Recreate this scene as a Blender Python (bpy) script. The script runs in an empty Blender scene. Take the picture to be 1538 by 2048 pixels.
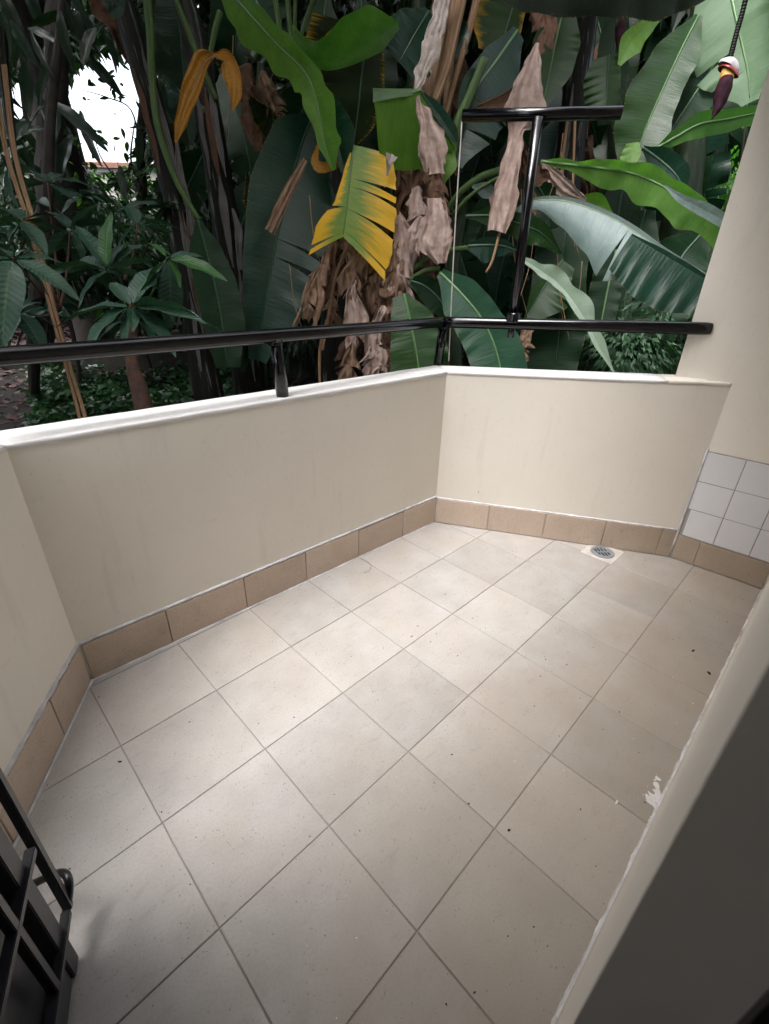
import bpy, bmesh, math, random
from mathutils import Vector, Matrix, Quaternion, noise
V = Vector
S = 0.33                      # one floor tile, metres
sc = bpy.context.scene
col = sc.collection

# ------------------------------------------------------------------ camera
FPX = 932.57                  # focal length in pixels of the 1538 x 2048 photograph
CAM = V((-.3788, -4.8951, 4.2017)) * S
def _rod(r):
    r = V(r); return Matrix.Rotation(r.length, 3, r.normalized())
RW = _rod((1.9326, -.7787, .5117))          # world -> camera (x right, y down, z forward)
RIGHT, DOWN, FWD = V(RW[0]), V(RW[1]), V(RW[2])
cd = bpy.data.cameras.new('camera'); cam = bpy.data.objects.new('camera', cd); col.objects.link(cam)
M = Matrix((RIGHT, -DOWN, -FWD)).transposed().to_4x4(); M.translation = CAM
cam.matrix_world = M
cd.sensor_fit = 'VERTICAL'; cd.sensor_height = 36; cd.sensor_width = 36*769/1024
cd.lens = 36*FPX/2048; cd.clip_start = .005; cd.clip_end = 400
cd.dof.use_dof = True; cd.dof.focus_distance = 2.4; cd.dof.aperture_fstop = 9.5
sc.camera = cam
sc.cycles.max_bounces = 7; sc.cycles.diffuse_bounces = 4; sc.cycles.glossy_bounces = 2; sc.cycles.transmission_bounces = 3; sc.cycles.transparent_max_bounces = 3

# ------------------------------------------------------------------ light
SUN_EL, SUN_AZ = math.radians(68), math.radians(166)     # azimuth measured from +x towards +y
w = bpy.data.worlds.new('World'); sc.world = w; w.use_nodes = True
nt = w.node_tree; bg = nt.nodes['Background']
sky = nt.nodes.new('ShaderNodeTexSky'); sky.sky_type = 'NISHITA'; sky.sun_disc = False
sky.sun_elevation = SUN_EL; sky.sun_rotation = math.pi/2 - SUN_AZ
sky.air_density = 1.0; sky.dust_density = 4.0; sky.ozone_density = 1.0
hs = nt.nodes.new('ShaderNodeHueSaturation'); hs.inputs['Saturation'].default_value = .42
nt.links.new(sky.outputs[0], hs.inputs['Color']); nt.links.new(hs.outputs[0], bg.inputs[0])
bg.inputs[1].default_value = .125
sd = bpy.data.lights.new('sun', 'SUN'); sd.energy = 1.35; sd.angle = math.radians(38); sd.color = (1, .98, .985)
sun = bpy.data.objects.new('sun', sd); col.objects.link(sun)
sdir = V((math.cos(SUN_EL)*math.cos(SUN_AZ), math.cos(SUN_EL)*math.sin(SUN_AZ), math.sin(SUN_EL)))
sun.rotation_euler = sdir.to_track_quat('Z', 'Y').to_euler(); sun.location = (0, 3, 9)
vs = sc.view_settings; vs.view_transform = 'Standard'; vs.look = 'None'; vs.gamma = 1; vs.exposure = 2.28
sc.render.resolution_x = 769; sc.render.resolution_y = 1024

# ------------------------------------------------------------------ helpers
def at(x, y, d):              # point seen at photograph pixel x, y at depth d metres
    return CAM + (RIGHT*((x-769)/FPX) + DOWN*((y-1024)/FPX) + FWD)*d
def at_z(x, y, z):
    r = RIGHT*((x-769)/FPX) + DOWN*((y-1024)/FPX) + FWD
    return CAM + r*((z-CAM.z)/r.z)
def px(p):
    q = p-CAM; d = q.dot(FWD)
    return (769+FPX*q.dot(RIGHT)/d, 1024+FPX*q.dot(DOWN)/d, d)
def tag(o, label=None, cat=None, group=None, kind=None):
    if label: o['label'] = label
    if cat: o['category'] = cat
    if group: o['group'] = group
    if kind: o['kind'] = kind
    return o
def thing(name, label, cat, loc=(0, 0, 0), group=None):
    o = bpy.data.objects.new(name, None); col.objects.link(o); o.location = loc; o.empty_display_size = .1
    return tag(o, label, cat, group)
def wloc(o):
    p = V(o.location)
    while o.parent: o = o.parent; p = p+V(o.location)
    return p
def link(name, me, parent=None, origin=None):
    o = bpy.data.objects.new(name, me); col.objects.link(o)
    if parent: o.parent = parent
    if origin is not None: o.location = V(origin)-(wloc(parent) if parent else V())
    return o
def mesh_obj(name, vs_, fs, mat, parent=None, origin=None, uvs=None, smooth=True, uv2=None):
    """vertices in world space; origin is the object's own origin"""
    if origin is None: origin = wloc(parent) if parent else V((0, 0, 0))
    origin = V(origin)
    me = bpy.data.meshes.new(name)
    me.from_pydata([tuple(V(v)-origin) for v in vs_], [], fs)
    if uvs:
        l = me.uv_layers.new(name='UVMap')
        for lp in me.loops: l.data[lp.index].uv = uvs[lp.vertex_index]
    if mat: me.materials.append(mat)
    if smooth: me.polygons.foreach_set('use_smooth', [True]*len(me.polygons))
    me.update()
    return link(name, me, parent, origin)
def bm_obj(name, bm, mat, parent=None, origin=None, smooth=False):
    if origin is None: origin = wloc(parent) if parent else V((0, 0, 0))
    bmesh.ops.translate(bm, verts=bm.verts, vec=-V(origin))
    bmesh.ops.recalc_face_normals(bm, faces=bm.faces)
    me = bpy.data.meshes.new(name); bm.to_mesh(me); bm.free()
    me.materials.append(mat)
    if smooth: me.polygons.foreach_set('use_smooth', [True]*len(me.polygons))
    return link(name, me, parent, origin)
def prism(bm, poly, z0, z1):
    """poly [(x,y)..]; z0,z1 numbers or per-vertex lists"""
    n = len(poly); z0 = z0 if hasattr(z0, '__len__') else [z0]*n; z1 = z1 if hasattr(z1, '__len__') else [z1]*n
    b = [bm.verts.new((p[0], p[1], z0[i])) for i, p in enumerate(poly)]
    t = [bm.verts.new((p[0], p[1], z1[i])) for i, p in enumerate(poly)]
    bm.faces.new(b[::-1]); bm.faces.new(t)
    for i in range(n): bm.faces.new((b[i], b[(i+1) % n], t[(i+1) % n], t[i]))
def box(bm, a, b):
    prism(bm, [(a[0], a[1]), (b[0], a[1]), (b[0], b[1]), (a[0], b[1])], a[2], b[2])
def bevel(bm, wd, seg=2):
    bmesh.ops.bevel(bm, geom=list(bm.edges), offset=wd, segments=seg, affect='EDGES', clamp_overlap=True)
def plate(name, parent, o, u, v, n, w_, h, t, mat, ch=.0015, me=None):
    """a tile standing on wall: o corner, u,v in-plane unit vectors, n outward normal"""
    pts = []
    for z, c in ((0, 0), (t-ch, 0), (t, ch)):
        for a, b in ((c, c), (w_-c, c), (w_-c, h-c), (c, h-c)): pts.append(u*a+v*b+n*z)
    fs = [(3, 2, 1, 0), (8, 9, 10, 11)]
    for k in (0, 4):
        for i in range(4): fs.append((k+i, k+(i+1) % 4, k+4+(i+1) % 4, k+4+i))
    return mesh_obj(name, [o+p for p in pts], fs, mat, parent, o, smooth=False)
def catmull(P, n):
    P = [V(p) for p in P]
    if len(P) == 2: return [P[0].lerp(P[1], i/(n-1)) for i in range(n)]
    Q = [P[0]*2-P[1]]+P+[P[-1]*2-P[-2]]; out = []; m = len(P)-1
    for i in range(n):
        t = i/(n-1)*m; k = min(int(t), m-1); t -= k
        a, b, c, d = Q[k:k+4]
        out.append(.5*((2*b)+(c-a)*t+(2*a-5*b+4*c-d)*t*t+(3*b-a-3*c+d)*t**3))
    return out
def lerpl(L, t):
    x = t*(len(L)-1); k = min(int(x), len(L)-2); f = x-k; f = f*f*(3-2*f)*.6+f*.4
    return L[k]*(1-f)+L[k+1]*f
def tube(name, pts, rad, mat, parent=None, n=10, res=None, origin=None, rough=0, seed=0, cap=True, smooth=True, flat=1.0):
    res = res or max(2, len(pts)*4)
    P = catmull(pts, res) if len(pts) > 2 else catmull(pts, max(2, res if rough else 2))
    vs_, fs, uv = [], [], []; L = 0
    up = None
    for i, p in enumerate(P):
        T = (P[min(i+1, len(P)-1)]-P[max(i-1, 0)]).normalized()
        if up is None: up = T.orthogonal().normalized()
        up = (up-T*up.dot(T)).normalized(); bn = T.cross(up)
        if i: L += (p-P[i-1]).length
        r = lerpl(rad, i/(len(P)-1)) if hasattr(rad, '__len__') else rad
        for k in range(n+1):
            a = 2*math.pi*k/n
            rr = r*(1+rough*noise.noise(V((math.cos(a)*1.5, math.sin(a)*1.5, L*6+seed))))
            vs_.append(p+up*math.cos(a)*rr+bn*math.sin(a)*rr*flat); uv.append((k/n, L))
    for i in range(len(P)-1):
        for k in range(n):
            a = i*(n+1)+k; fs.append((a, a+1, a+n+2, a+n+1))
    if cap: fs += [tuple(range(n-1, -1, -1)), tuple((len(P)-1)*(n+1)+k for k in range(n))]
    return mesh_obj(name, vs_, fs, mat, parent, origin if origin is not None else P[0], uv, smooth)

# ------------------------------------------------------------------ materials
def newmat(name):
    m = bpy.data.materials.new(name); m.use_nodes = True; nt = m.node_tree
    return m, nt, nt.nodes['Principled BSDF']
def N(nt, typ, **kw):
    n = nt.nodes.new(typ)
    for k, v in kw.items():
        if k in n.inputs.keys(): n.inputs[k].default_value = v
        else: setattr(n, k, v)
    return n
def tex_noise(nt, vec, scale, detail=4, rough=.55):
    n = N(nt, 'ShaderNodeTexNoise'); n.inputs['Scale'].default_value = scale
    n.inputs['Detail'].default_value = detail; n.inputs['Roughness'].default_value = rough
    if vec is not None: nt.links.new(vec, n.inputs['Vector'])
    return n.outputs['Fac']
def ramp(nt, fac, stops):
    r = N(nt, 'ShaderNodeValToRGB'); e = r.color_ramp.elements
    while len(e) < len(stops): e.new(.5)
    for k, (p, c) in enumerate(stops):
        e[k].position = p; e[k].color = c if len(c) == 4 else (*c, 1)
    nt.links.new(fac, r.inputs[0]); return r.outputs[0]
def mixc(nt, fac, a, b, mode='MIX'):
    m = N(nt, 'ShaderNodeMix', data_type='RGBA', blend_type=mode)
    for s, v in ((m.inputs[0], fac), (m.inputs[6], a), (m.inputs[7], b)):
        if hasattr(v, 'links'): nt.links.new(v, s)
        elif hasattr(v, '__len__'): s.default_value = (*v, 1) if len(v) == 3 else v
        else: s.default_value = v
    return m.outputs[2]
def mathn(nt, op, a, b=0.0):
    m = N(nt, 'ShaderNodeMath', operation=op)
    for s, v in ((m.inputs[0], a), (m.inputs[1], b)):
        if hasattr(v, 'links'): nt.links.new(v, s)
        else: s.default_value = v
    return m.outputs[0]
def mapr(nt, v, a, b, c=0., d=1.):
    m = N(nt, 'ShaderNodeMapRange'); nt.links.new(v, m.inputs[0])
    for i, x in enumerate((a, b, c, d)): m.inputs[i+1].default_value = x
    return m.outputs[0]
def bump(nt, bs, h, strength, dist=.01):
    b = N(nt, 'ShaderNodeBump'); b.inputs['Strength'].default_value = strength; b.inputs['Distance'].default_value = dist
    nt.links.new(h, b.inputs['Height']); nt.links.new(b.outputs[0], bs.inputs['Normal'])
def pos(nt): return N(nt, 'ShaderNodeNewGeometry').outputs['Position']
def stretch(nt, vec, s):
    m = N(nt, 'ShaderNodeMapping'); m.inputs['Scale'].default_value = s; nt.links.new(vec, m.inputs[0]); return m.outputs[0]
def W3(v): return (v, v, v)

def floor_tile_mat(name, base, alt, warm, rough=.42):
    m, nt, b = newmat(name); p = pos(nt)
    rnd = N(nt, 'ShaderNodeObjectInfo').outputs['Random']
    c = mixc(nt, mapr(nt, tex_noise(nt, p, 7, 5), .3, .7), base, alt)
    c = mixc(nt, mathn(nt, 'MULTIPLY', mapr(nt, tex_noise(nt, p, 2.3, 4), .42, .7), .55), c, warm)
    c = mixc(nt, mathn(nt, 'MULTIPLY', mapr(nt, tex_noise(nt, p, 160, 2), .45, .75), .35), c, (.30, .25, .20))
    # sparse dark pin specks and pale chips
    vo = N(nt, 'ShaderNodeTexVoronoi'); vo.inputs['Scale'].default_value = 85; nt.links.new(p, vo.inputs['Vector'])
    sp = mathn(nt, 'MULTIPLY', mathn(nt, 'LESS_THAN', vo.outputs['Distance'], .15), mathn(nt, 'GREATER_THAN', tex_noise(nt, p, 31, 2), .54))
    c = mixc(nt, mathn(nt, 'MULTIPLY', sp, .6), c, (.10, .075, .06))
    # grey scuffs
    sc_ = mapr(nt, tex_noise(nt, stretch(nt, p, (9, 26, 9)), 1.3, 6, .7), .56, .72)
    c = mixc(nt, mathn(nt, 'MULTIPLY', sc_, .28), c, (.20, .17, .14))
    rs = mapr(nt, tex_noise(nt, stretch(nt, p, (4, 4, 4)), 1.7, 7, .75), .66, .76)
    c = mixc(nt, mathn(nt, 'MULTIPLY', rs, .35), c, (.32, .20, .13))
    gs = mapr(nt, tex_noise(nt, p, 15, 6, .75), .60, .72)
    c = mixc(nt, mathn(nt, 'MULTIPLY', gs, .22), c, (.22, .20, .18))
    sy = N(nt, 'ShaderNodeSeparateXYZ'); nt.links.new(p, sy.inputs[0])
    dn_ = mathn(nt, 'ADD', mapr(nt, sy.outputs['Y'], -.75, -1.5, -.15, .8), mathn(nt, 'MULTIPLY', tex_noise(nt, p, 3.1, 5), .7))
    c = mixc(nt, mathn(nt, 'MULTIPLY', mapr(nt, dn_, .35, 1.0), .55), c, (.255, .205, .145))  # brown dirt towards the house wall, deepened to darken the floor's shaded side
    br = mapr(nt, rnd, 0, 1, .91, 1.07)
    hs_ = N(nt, 'ShaderNodeHueSaturation'); nt.links.new(br, hs_.inputs['Value']); nt.links.new(c, hs_.inputs['Color'])
    nt.links.new(hs_.outputs[0], b.inputs['Base Color'])
    nt.links.new(mapr(nt, tex_noise(nt, p, 12, 4), .3, .7, rough-.1, rough+.14), b.inputs['Roughness'])
    b.inputs['Specular IOR Level'].default_value = .45
    bump(nt, b, tex_noise(nt, p, 260, 3), .18, .002)
    return m
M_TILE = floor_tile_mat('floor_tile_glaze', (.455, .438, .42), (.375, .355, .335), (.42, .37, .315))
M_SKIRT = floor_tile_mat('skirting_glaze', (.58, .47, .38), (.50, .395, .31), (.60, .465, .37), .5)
def wall_mat(name, c1, c2, peel=False):
    m, nt, b = newmat(name); p = pos(nt)
    c = mixc(nt, mapr(nt, tex_noise(nt, p, 1.8, 5), .3, .7), c1, c2)
    c = mixc(nt, mathn(nt, 'MULTIPLY', mapr(nt, tex_noise(nt, p, 40, 4), .6, .8), .12), c, (.25, .2, .15))
    st_ = mapr(nt, tex_noise(nt, stretch(nt, p, (11, 11, 1.6)), 1, 5, .65), .58, .78)
    c = mixc(nt, mathn(nt, 'MULTIPLY', st_, .16), c, (.30, .25, .18))
    if peel:
        z = N(nt, 'ShaderNodeSeparateXYZ'); nt.links.new(p, z.inputs[0])
        low = mapr(nt, z.outputs['Z'], .0, .75, .15, -.10)
        pl = mathn(nt, 'GREATER_THAN', mathn(nt, 'ADD', tex_noise(nt, stretch(nt, p, (5, 5, 26)), 1, 5), low), .60)
        c = mixc(nt, mathn(nt, 'MULTIPLY', pl, .85), c, (.30, .245, .18))
    nt.links.new(c, b.inputs['Base Color']); b.inputs['Roughness'].default_value = .62
    b.inputs['Specular IOR Level'].default_value = .3
    h = mathn(nt, 'ADD', tex_noise(nt, p, 90, 4), mathn(nt, 'MULTIPLY', tex_noise(nt, p, 9, 3), 1.5))
    bump(nt, b, h, .16, .004)
    return m
M_WALL = wall_mat('cream_painted_render', (.80, .755, .675), (.75, .70, .62))
M_HOUSEWALL = wall_mat('cream_render_peeling_at_foot', (.80, .755, .675), (.72, .665, .58), True)
M_WHITE = wall_mat('white_coping_paint', (.80, .79, .78), (.74, .73, .72))
M_CEIL = wall_mat('white_ceiling_paint', (.60, .59, .57), (.56, .55, .53))
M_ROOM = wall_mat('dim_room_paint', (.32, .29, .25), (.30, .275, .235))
def plain(name, c, rough=.5, metal=0, c2=None, sc_=20, bmp=0, bsc=60, spec=.5):
    m, nt, b = newmat(name); p = pos(nt)
    if c2 is None: c2 = tuple(x*.7 for x in c)
    nt.links.new(mixc(nt, mapr(nt, tex_noise(nt, p, sc_, 5), .35, .7), c, c2), b.inputs['Base Color'])
    b.inputs['Roughness'].default_value = rough; b.inputs['Metallic'].default_value = metal
    b.inputs['Specular IOR Level'].default_value = spec
    if bmp: bump(nt, b, tex_noise(nt, p, bsc, 4), bmp, .004)
    return m
M_GLAZED = plain('white_glazed_tile', (.74, .74, .76), .18, c2=(.69, .69, .72), sc_=4, bmp=.03, bsc=20)
M_GROUT = plain('grout', (.20, .18, .16), .9, c2=(.42, .37, .31), sc_=2.2)
M_GROUT2 = plain('wall_grout', (.40, .38, .36), .9)
M_CAULK = plain('white_filler', (.66, .66, .68), .7, c2=(.38, .37, .37), sc_=16, bmp=.5, bsc=80)
M_CAULK2 = plain('dirty_filler', (.66, .65, .62), .8, c2=(.34, .30, .25), sc_=9, bmp=.6, bsc=80)
M_GREYPL = plain('drain_steel', (.27, .29, .31), .45, .0, c2=(.19, .20, .22), sc_=40, bmp=.1)
M_DARKHOLE = plain('drain_hole', (.012, .012, .012), .9)
M_DRAINTILE = plain('drain_square', (.62, .58, .54), .5, c2=(.46, .42, .38), sc_=14)
def black_paint(name):
    m, nt, b = newmat(name); p = pos(nt)
    wr = mapr(nt, tex_noise(nt, p, 70, 6, .7), .60, .75)
    nt.links.new(mixc(nt, mathn(nt, 'MULTIPLY', wr, .22), (.002, .002, .003), (.035, .032, .038)), b.inputs['Base Color'])
    nt.links.new(mapr(nt, tex_noise(nt, p, 70, 5), .3, .75, .07, .24), b.inputs['Roughness'])
    bump(nt, b, tex_noise(nt, p, 90, 4), .10, .002); return m
M_BLACK = black_paint('black_gloss_paint')
M_GATE = plain('black_gate_paint', (.005, .005, .007), .35, c2=(.012, .011, .014), sc_=30, bmp=.15)
M_SHEET = plain('dark_grey_steel_sheet', (.035, .037, .043), .42, c2=(.022, .023, .028), sc_=9, bmp=.06)
M_STRING = plain('white_string', (.7, .66, .6), .9)
M_PAINT = plain('spilt_white_paint', (.72, .70, .68), .6, c2=(.6, .57, .54))
M_RED = plain('red_chip', (.45, .02, .02), .5)

def leaf_mat(name, c1, c2, edge=None, e0=.7, mid=None, rough=.34, trans=.25, tcol=None, vein=.5, dens=70, spots=0, spec=.3, blotch=.45, bigs=(1.6, 6, 1)):
    m, nt, b = newmat(name)
    uv = N(nt, 'ShaderNodeUVMap').outputs[0]
    sx = N(nt, 'ShaderNodeSeparateXYZ'); nt.links.new(uv, sx.inputs[0])
    ax = mathn(nt, 'ABSOLUTE', sx.outputs[0])
    v1 = tex_noise(nt, stretch(nt, uv, (1.2, dens, 1)), 1, 3, .6)
    v2 = tex_noise(nt, stretch(nt, uv, (.8, dens*4, 1)), 1, 2, .5)
    big = tex_noise(nt, stretch(nt, uv, bigs), 1, 4)
    c = mixc(nt, mapr(nt, big, .35, .65), c1, c2)
    c = mixc(nt, mathn(nt, 'MULTIPLY', mapr(nt, v1, .35, .75), vein), c, tuple(x*.45 for x in c1))
    if edge:
        f = mapr(nt, mathn(nt, 'ADD', ax, mathn(nt, 'MULTIPLY', mathn(nt, 'SUBTRACT', v1, .5), 1.1)), e0, e0+.40)
        c = mixc(nt, f, c, edge)
        f2 = mapr(nt, mathn(nt, 'ADD', ax, mathn(nt, 'MULTIPLY', mathn(nt, 'SUBTRACT', v2, .5), .35)), 1.0, 1.1)
        c = mixc(nt, f2, c, (.10, .045, .015))
    if spots:
        f = mathn(nt, 'GREATER_THAN', tex_noise(nt, stretch(nt, uv, (5, 25, 1)), 1, 3), .72)
        c = mixc(nt, mathn(nt, 'MULTIPLY', f, spots), c, (.25, .2, .12))
    if not edge:
        f2 = mapr(nt, mathn(nt, 'ADD', ax, mathn(nt, 'MULTIPLY', mathn(nt, 'SUBTRACT', v1, .5), .35)), .985, 1.06)
        c = mixc(nt, mathn(nt, 'MULTIPLY', f2, .8), c, (.20, .13, .04))
        bl = mapr(nt, tex_noise(nt, stretch(nt, uv, (2.5, 9, 1)), 1, 5, .7), .58 if blotch > .5 else .62, .72)
        c = mixc(nt, mathn(nt, 'MULTIPLY', bl, blotch), c, tuple(x*.4 for x in c2))
    pale = mapr(nt, tex_noise(nt, pos(nt), 40, 3), .66, .8)
    c = mixc(nt, mathn(nt, 'MULTIPLY', pale, .12), c, (.25, .25, .2))
    nt.links.new(c, b.inputs['Base Color'])
    nt.links.new(mapr(nt, v2, .3, .7, rough-.06, rough+.12), b.inputs['Roughness'])
    b.inputs['Specular IOR Level'].default_value = spec
    bp = N(nt, 'ShaderNodeBump'); bp.inputs['Strength'].default_value = .45; bp.inputs['Distance'].default_value = .006
    nt.links.new(mathn(nt, 'ADD', v1, mathn(nt, 'MULTIPLY', v2, .15)), bp.inputs['Height']); nt.links.new(bp.outputs[0], b.inputs['Normal'])
    if trans:
        tr = N(nt, 'ShaderNodeBsdfTranslucent'); mx = N(nt, 'ShaderNodeMixShader'); mx.inputs[0].default_value = trans
        nt.links.new(mixc(nt, 1, c, tcol or (1.6, 2.2, .9), 'MULTIPLY'), tr.inputs[0])
        out = nt.nodes['Material Output']
        nt.links.new(b.outputs[0], mx.inputs[1]); nt.links.new(tr.outputs[0], mx.inputs[2]); nt.links.new(mx.outputs[0], out.inputs[0])
    return m
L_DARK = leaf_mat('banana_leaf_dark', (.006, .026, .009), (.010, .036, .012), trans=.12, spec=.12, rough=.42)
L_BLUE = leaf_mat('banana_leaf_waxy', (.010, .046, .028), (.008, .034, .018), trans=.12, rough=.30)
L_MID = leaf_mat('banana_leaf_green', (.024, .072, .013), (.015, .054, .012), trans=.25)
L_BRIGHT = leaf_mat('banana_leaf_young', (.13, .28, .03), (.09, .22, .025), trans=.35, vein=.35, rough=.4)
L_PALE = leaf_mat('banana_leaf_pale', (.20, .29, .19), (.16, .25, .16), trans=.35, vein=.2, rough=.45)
L_WHITE = leaf_mat('banana_leaf_painted_sheen', (.24, .31, .30), (.16, .23, .22), trans=.1, vein=.35, rough=.42, spots=.4)  # whitish sky reflection put into the base colour of a green leaf
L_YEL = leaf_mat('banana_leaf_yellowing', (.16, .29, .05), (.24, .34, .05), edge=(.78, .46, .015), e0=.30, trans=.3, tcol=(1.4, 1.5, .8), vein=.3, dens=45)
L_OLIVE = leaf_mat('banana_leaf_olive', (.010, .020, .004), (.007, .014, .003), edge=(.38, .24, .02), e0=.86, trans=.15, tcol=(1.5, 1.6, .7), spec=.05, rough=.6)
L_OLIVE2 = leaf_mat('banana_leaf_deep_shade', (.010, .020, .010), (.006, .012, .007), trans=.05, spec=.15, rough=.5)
L_ORANGE = leaf_mat('banana_leaf_orange', (.50, .24, .03), (.42, .20, .03), edge=(.24, .10, .03), e0=.8, trans=.2, tcol=(1.3, 1.1, .7), vein=.5)
L_SPOT = leaf_mat('banana_leaf_gold_streaked', (.030, .065, .016), (.024, .05, .014), edge=(.50, .27, .02), e0=.70, trans=.25, dens=18)
L_DEAD = leaf_mat('dead_leaf_tan', (.33, .22, .15), (.11, .06, .04), trans=.08, tcol=(1, 1, 1), rough=.75, vein=.7, dens=30, blotch=.85, spec=.15, bigs=(1.8, 6, 1))
L_DEADPINK = leaf_mat('dead_leaf_pinkish', (.54, .42, .37), (.24, .155, .125), trans=.08, tcol=(1, 1, 1), rough=.7, vein=.5, dens=30, blotch=.85, spec=.15, bigs=(1.8, 6, 1))
L_DEADDK = leaf_mat('dead_leaf_brown', (.15, .085, .055), (.09, .05, .035), trans=.05, tcol=(1, 1, 1), rough=.8, vein=.6, dens=30, blotch=.85, spec=.15, bigs=(1.8, 6, 1))
L_GREYDEAD = leaf_mat('dead_leaf_grey', (.52, .46, .43), (.42, .36, .33), trans=0, rough=.8, vein=.4, dens=50, blotch=.85, spec=.15, bigs=(1.8, 6, 1))
L_SHEATH = leaf_mat('sheath_streaked', (.24, .23, .235), (.02, .016, .014), trans=0, rough=.7, vein=.7, dens=8, blotch=.85, spec=.1, bigs=(9, 5, 1))
L_RIB = plain('midrib_green', (.13, .25, .09), .4, c2=(.09, .19, .07))
L_RIBD = plain('midrib_dark', (.035, .09, .045), .4)
L_RIBY = plain('midrib_pale', (.30, .36, .20), .4)
L_RIBB = plain('midrib_brown', (.30, .19, .12), .7, sc_=30)
def stem_mat(name, c1, c2, c3, pale=.35, th=.6):
    m, nt, b = newmat(name); uv = N(nt, 'ShaderNodeUVMap').outputs[0]
    f = tex_noise(nt, stretch(nt, uv, (14, 1.6, 1)), 1, 5, .6)
    c = ramp(nt, f, [(.30, c1), (.52, c2), (th, c2), (th+.12, tuple(a*(1-pale)+b_*pale for a, b_ in zip(c2, c3)))])
    c = mixc(nt, mathn(nt, 'MULTIPLY', mapr(nt, tex_noise(nt, stretch(nt, uv, (5, 5, 1)), 1, 5), .6, .72), .8), c, c1)
    nt.links.new(c, b.inputs['Base Color']); b.inputs['Roughness'].default_value = .6; b.inputs['Specular IOR Level'].default_value = .12
    bump(nt, b, tex_noise(nt, stretch(nt, uv, (30, 2, 1)), 1, 5), .5, .006); return m
S_DARK = stem_mat('pseudostem_dark', (.004, .003, .003), (.010, .011, .007), (.22, .24, .22), .75, .56)  # near-black base colour puts the thicket's shade into the stems
S_GREEN = stem_mat('petiole_green', (.04, .07, .028), (.085, .14, .05), (.25, .28, .17), .5)
S_GDARK = stem_mat('stem_dark_green', (.006, .012, .006), (.016, .028, .012), (.2, .25, .18), .35)
S_BROWN = stem_mat('dry_stalk_brown', (.10, .05, .03), (.30, .185, .11), (.5, .38, .25), .7, .55)
S_STRAW = stem_mat('dry_straw', (.12, .06, .03), (.34, .21, .12), (.60, .46, .26), .8, .55)
S_BARK = plain('rough_bark', (.14, .075, .05), .85, c2=(.07, .04, .03), sc_=25, bmp=.8, bsc=45)
S_BARKD = plain('dark_bark', (.035, .028, .022), .9, c2=(.018, .015, .012), sc_=12, bmp=.9, bsc=25)
def small_leaf_mat(name, c1, c2, rough=.35, trans=.2, ribc=None):
    m, nt, b = newmat(name); p = pos(nt)
    rnd = tex_noise(nt, p, 5, 1)
    c = mixc(nt, mapr(nt, rnd, .35, .65), c1, c2)
    c = mixc(nt, mathn(nt, 'MULTIPLY', mapr(nt, tex_noise(nt, p, 70, 1), .5, .8), .5), c, tuple(x*.5 for x in c1))
    if ribc:
        sx = N(nt, 'ShaderNodeSeparateXYZ'); nt.links.new(N(nt, 'ShaderNodeUVMap').outputs[0], sx.inputs[0]); ax = mathn(nt, 'ABSOLUTE', sx.outputs[0])
        vn = mathn(nt, 'SINE', mathn(nt, 'ADD', mathn(nt, 'MULTIPLY', sx.outputs[1], 95), mathn(nt, 'MULTIPLY', ax, -9)))
        c = mixc(nt, mathn(nt, 'MULTIPLY', mapr(nt, vn, .55, 1), .35), c, ribc)
        c = mixc(nt, mapr(nt, ax, .11, .05), c, ribc)
        bump(nt, b, mathn(nt, 'ADD', vn, tex_noise(nt, p, 60, 3)), .25, .003)
    b.inputs['Specular IOR Level'].default_value = .35
    nt.links.new(c, b.inputs['Base Color']); b.inputs['Roughness'].default_value = rough
    tr = N(nt, 'ShaderNodeBsdfTranslucent'); mx = N(nt, 'ShaderNodeMixShader'); mx.inputs[0].default_value = trans
    nt.links.new(mixc(nt, 1, c, (1.6, 2.3, .8), 'MULTIPLY'), tr.inputs[0])
    nt.links.new(b.outputs[0], mx.inputs[1]); nt.links.new(tr.outputs[0], mx.inputs[2]); nt.links.new(mx.outputs[0], nt.nodes['Material Output'].inputs[0])
    return m
F_MANGO = small_leaf_mat('mango_leaf', (.022, .068, .045), (.045, .10, .072), .38, .1, (.07, .12, .06))
F_MANGO2 = small_leaf_mat('mango_leaf_young', (.03, .10, .03), (.04, .12, .035), .35, .25, (.10, .2, .06))
F_DARK = small_leaf_mat('foliage_painted_shade', (.010, .026, .012), (.020, .045, .018), .4, .2)  # backdrop shade put into a very low leaf colour
F_PAINTLIT = small_leaf_mat('foliage_painted_sun', (.12, .27, .05), (.07, .18, .035), .4, .45)  # bright copy of the foliage, sunlight put into its colour
F_COVER = small_leaf_mat('ground_cover_leaf', (.03, .085, .03), (.02, .06, .022), .35, .2)
M_SOIL = plain('dark_soil', (.011, .008, .006), .95, c2=(.005, .004, .0035), sc_=6, bmp=.8, bsc=18)
M_LITTER = plain('leaf_litter', (.11, .065, .06), .85, c2=(.035, .02, .02), sc_=30)
M_KERB = plain('mossy_kerb', (.05, .045, .038), .95, c2=(.025, .028, .018), sc_=8, bmp=.6)
M_FARWALL = plain('far_white_wall', (.62, .60, .56), .8, c2=(.45, .42, .38), sc_=2)
M_FARROOF = plain('far_red_tiles', (.45, .25, .20), .8, c2=(.33, .17, .13), sc_=8)

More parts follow.
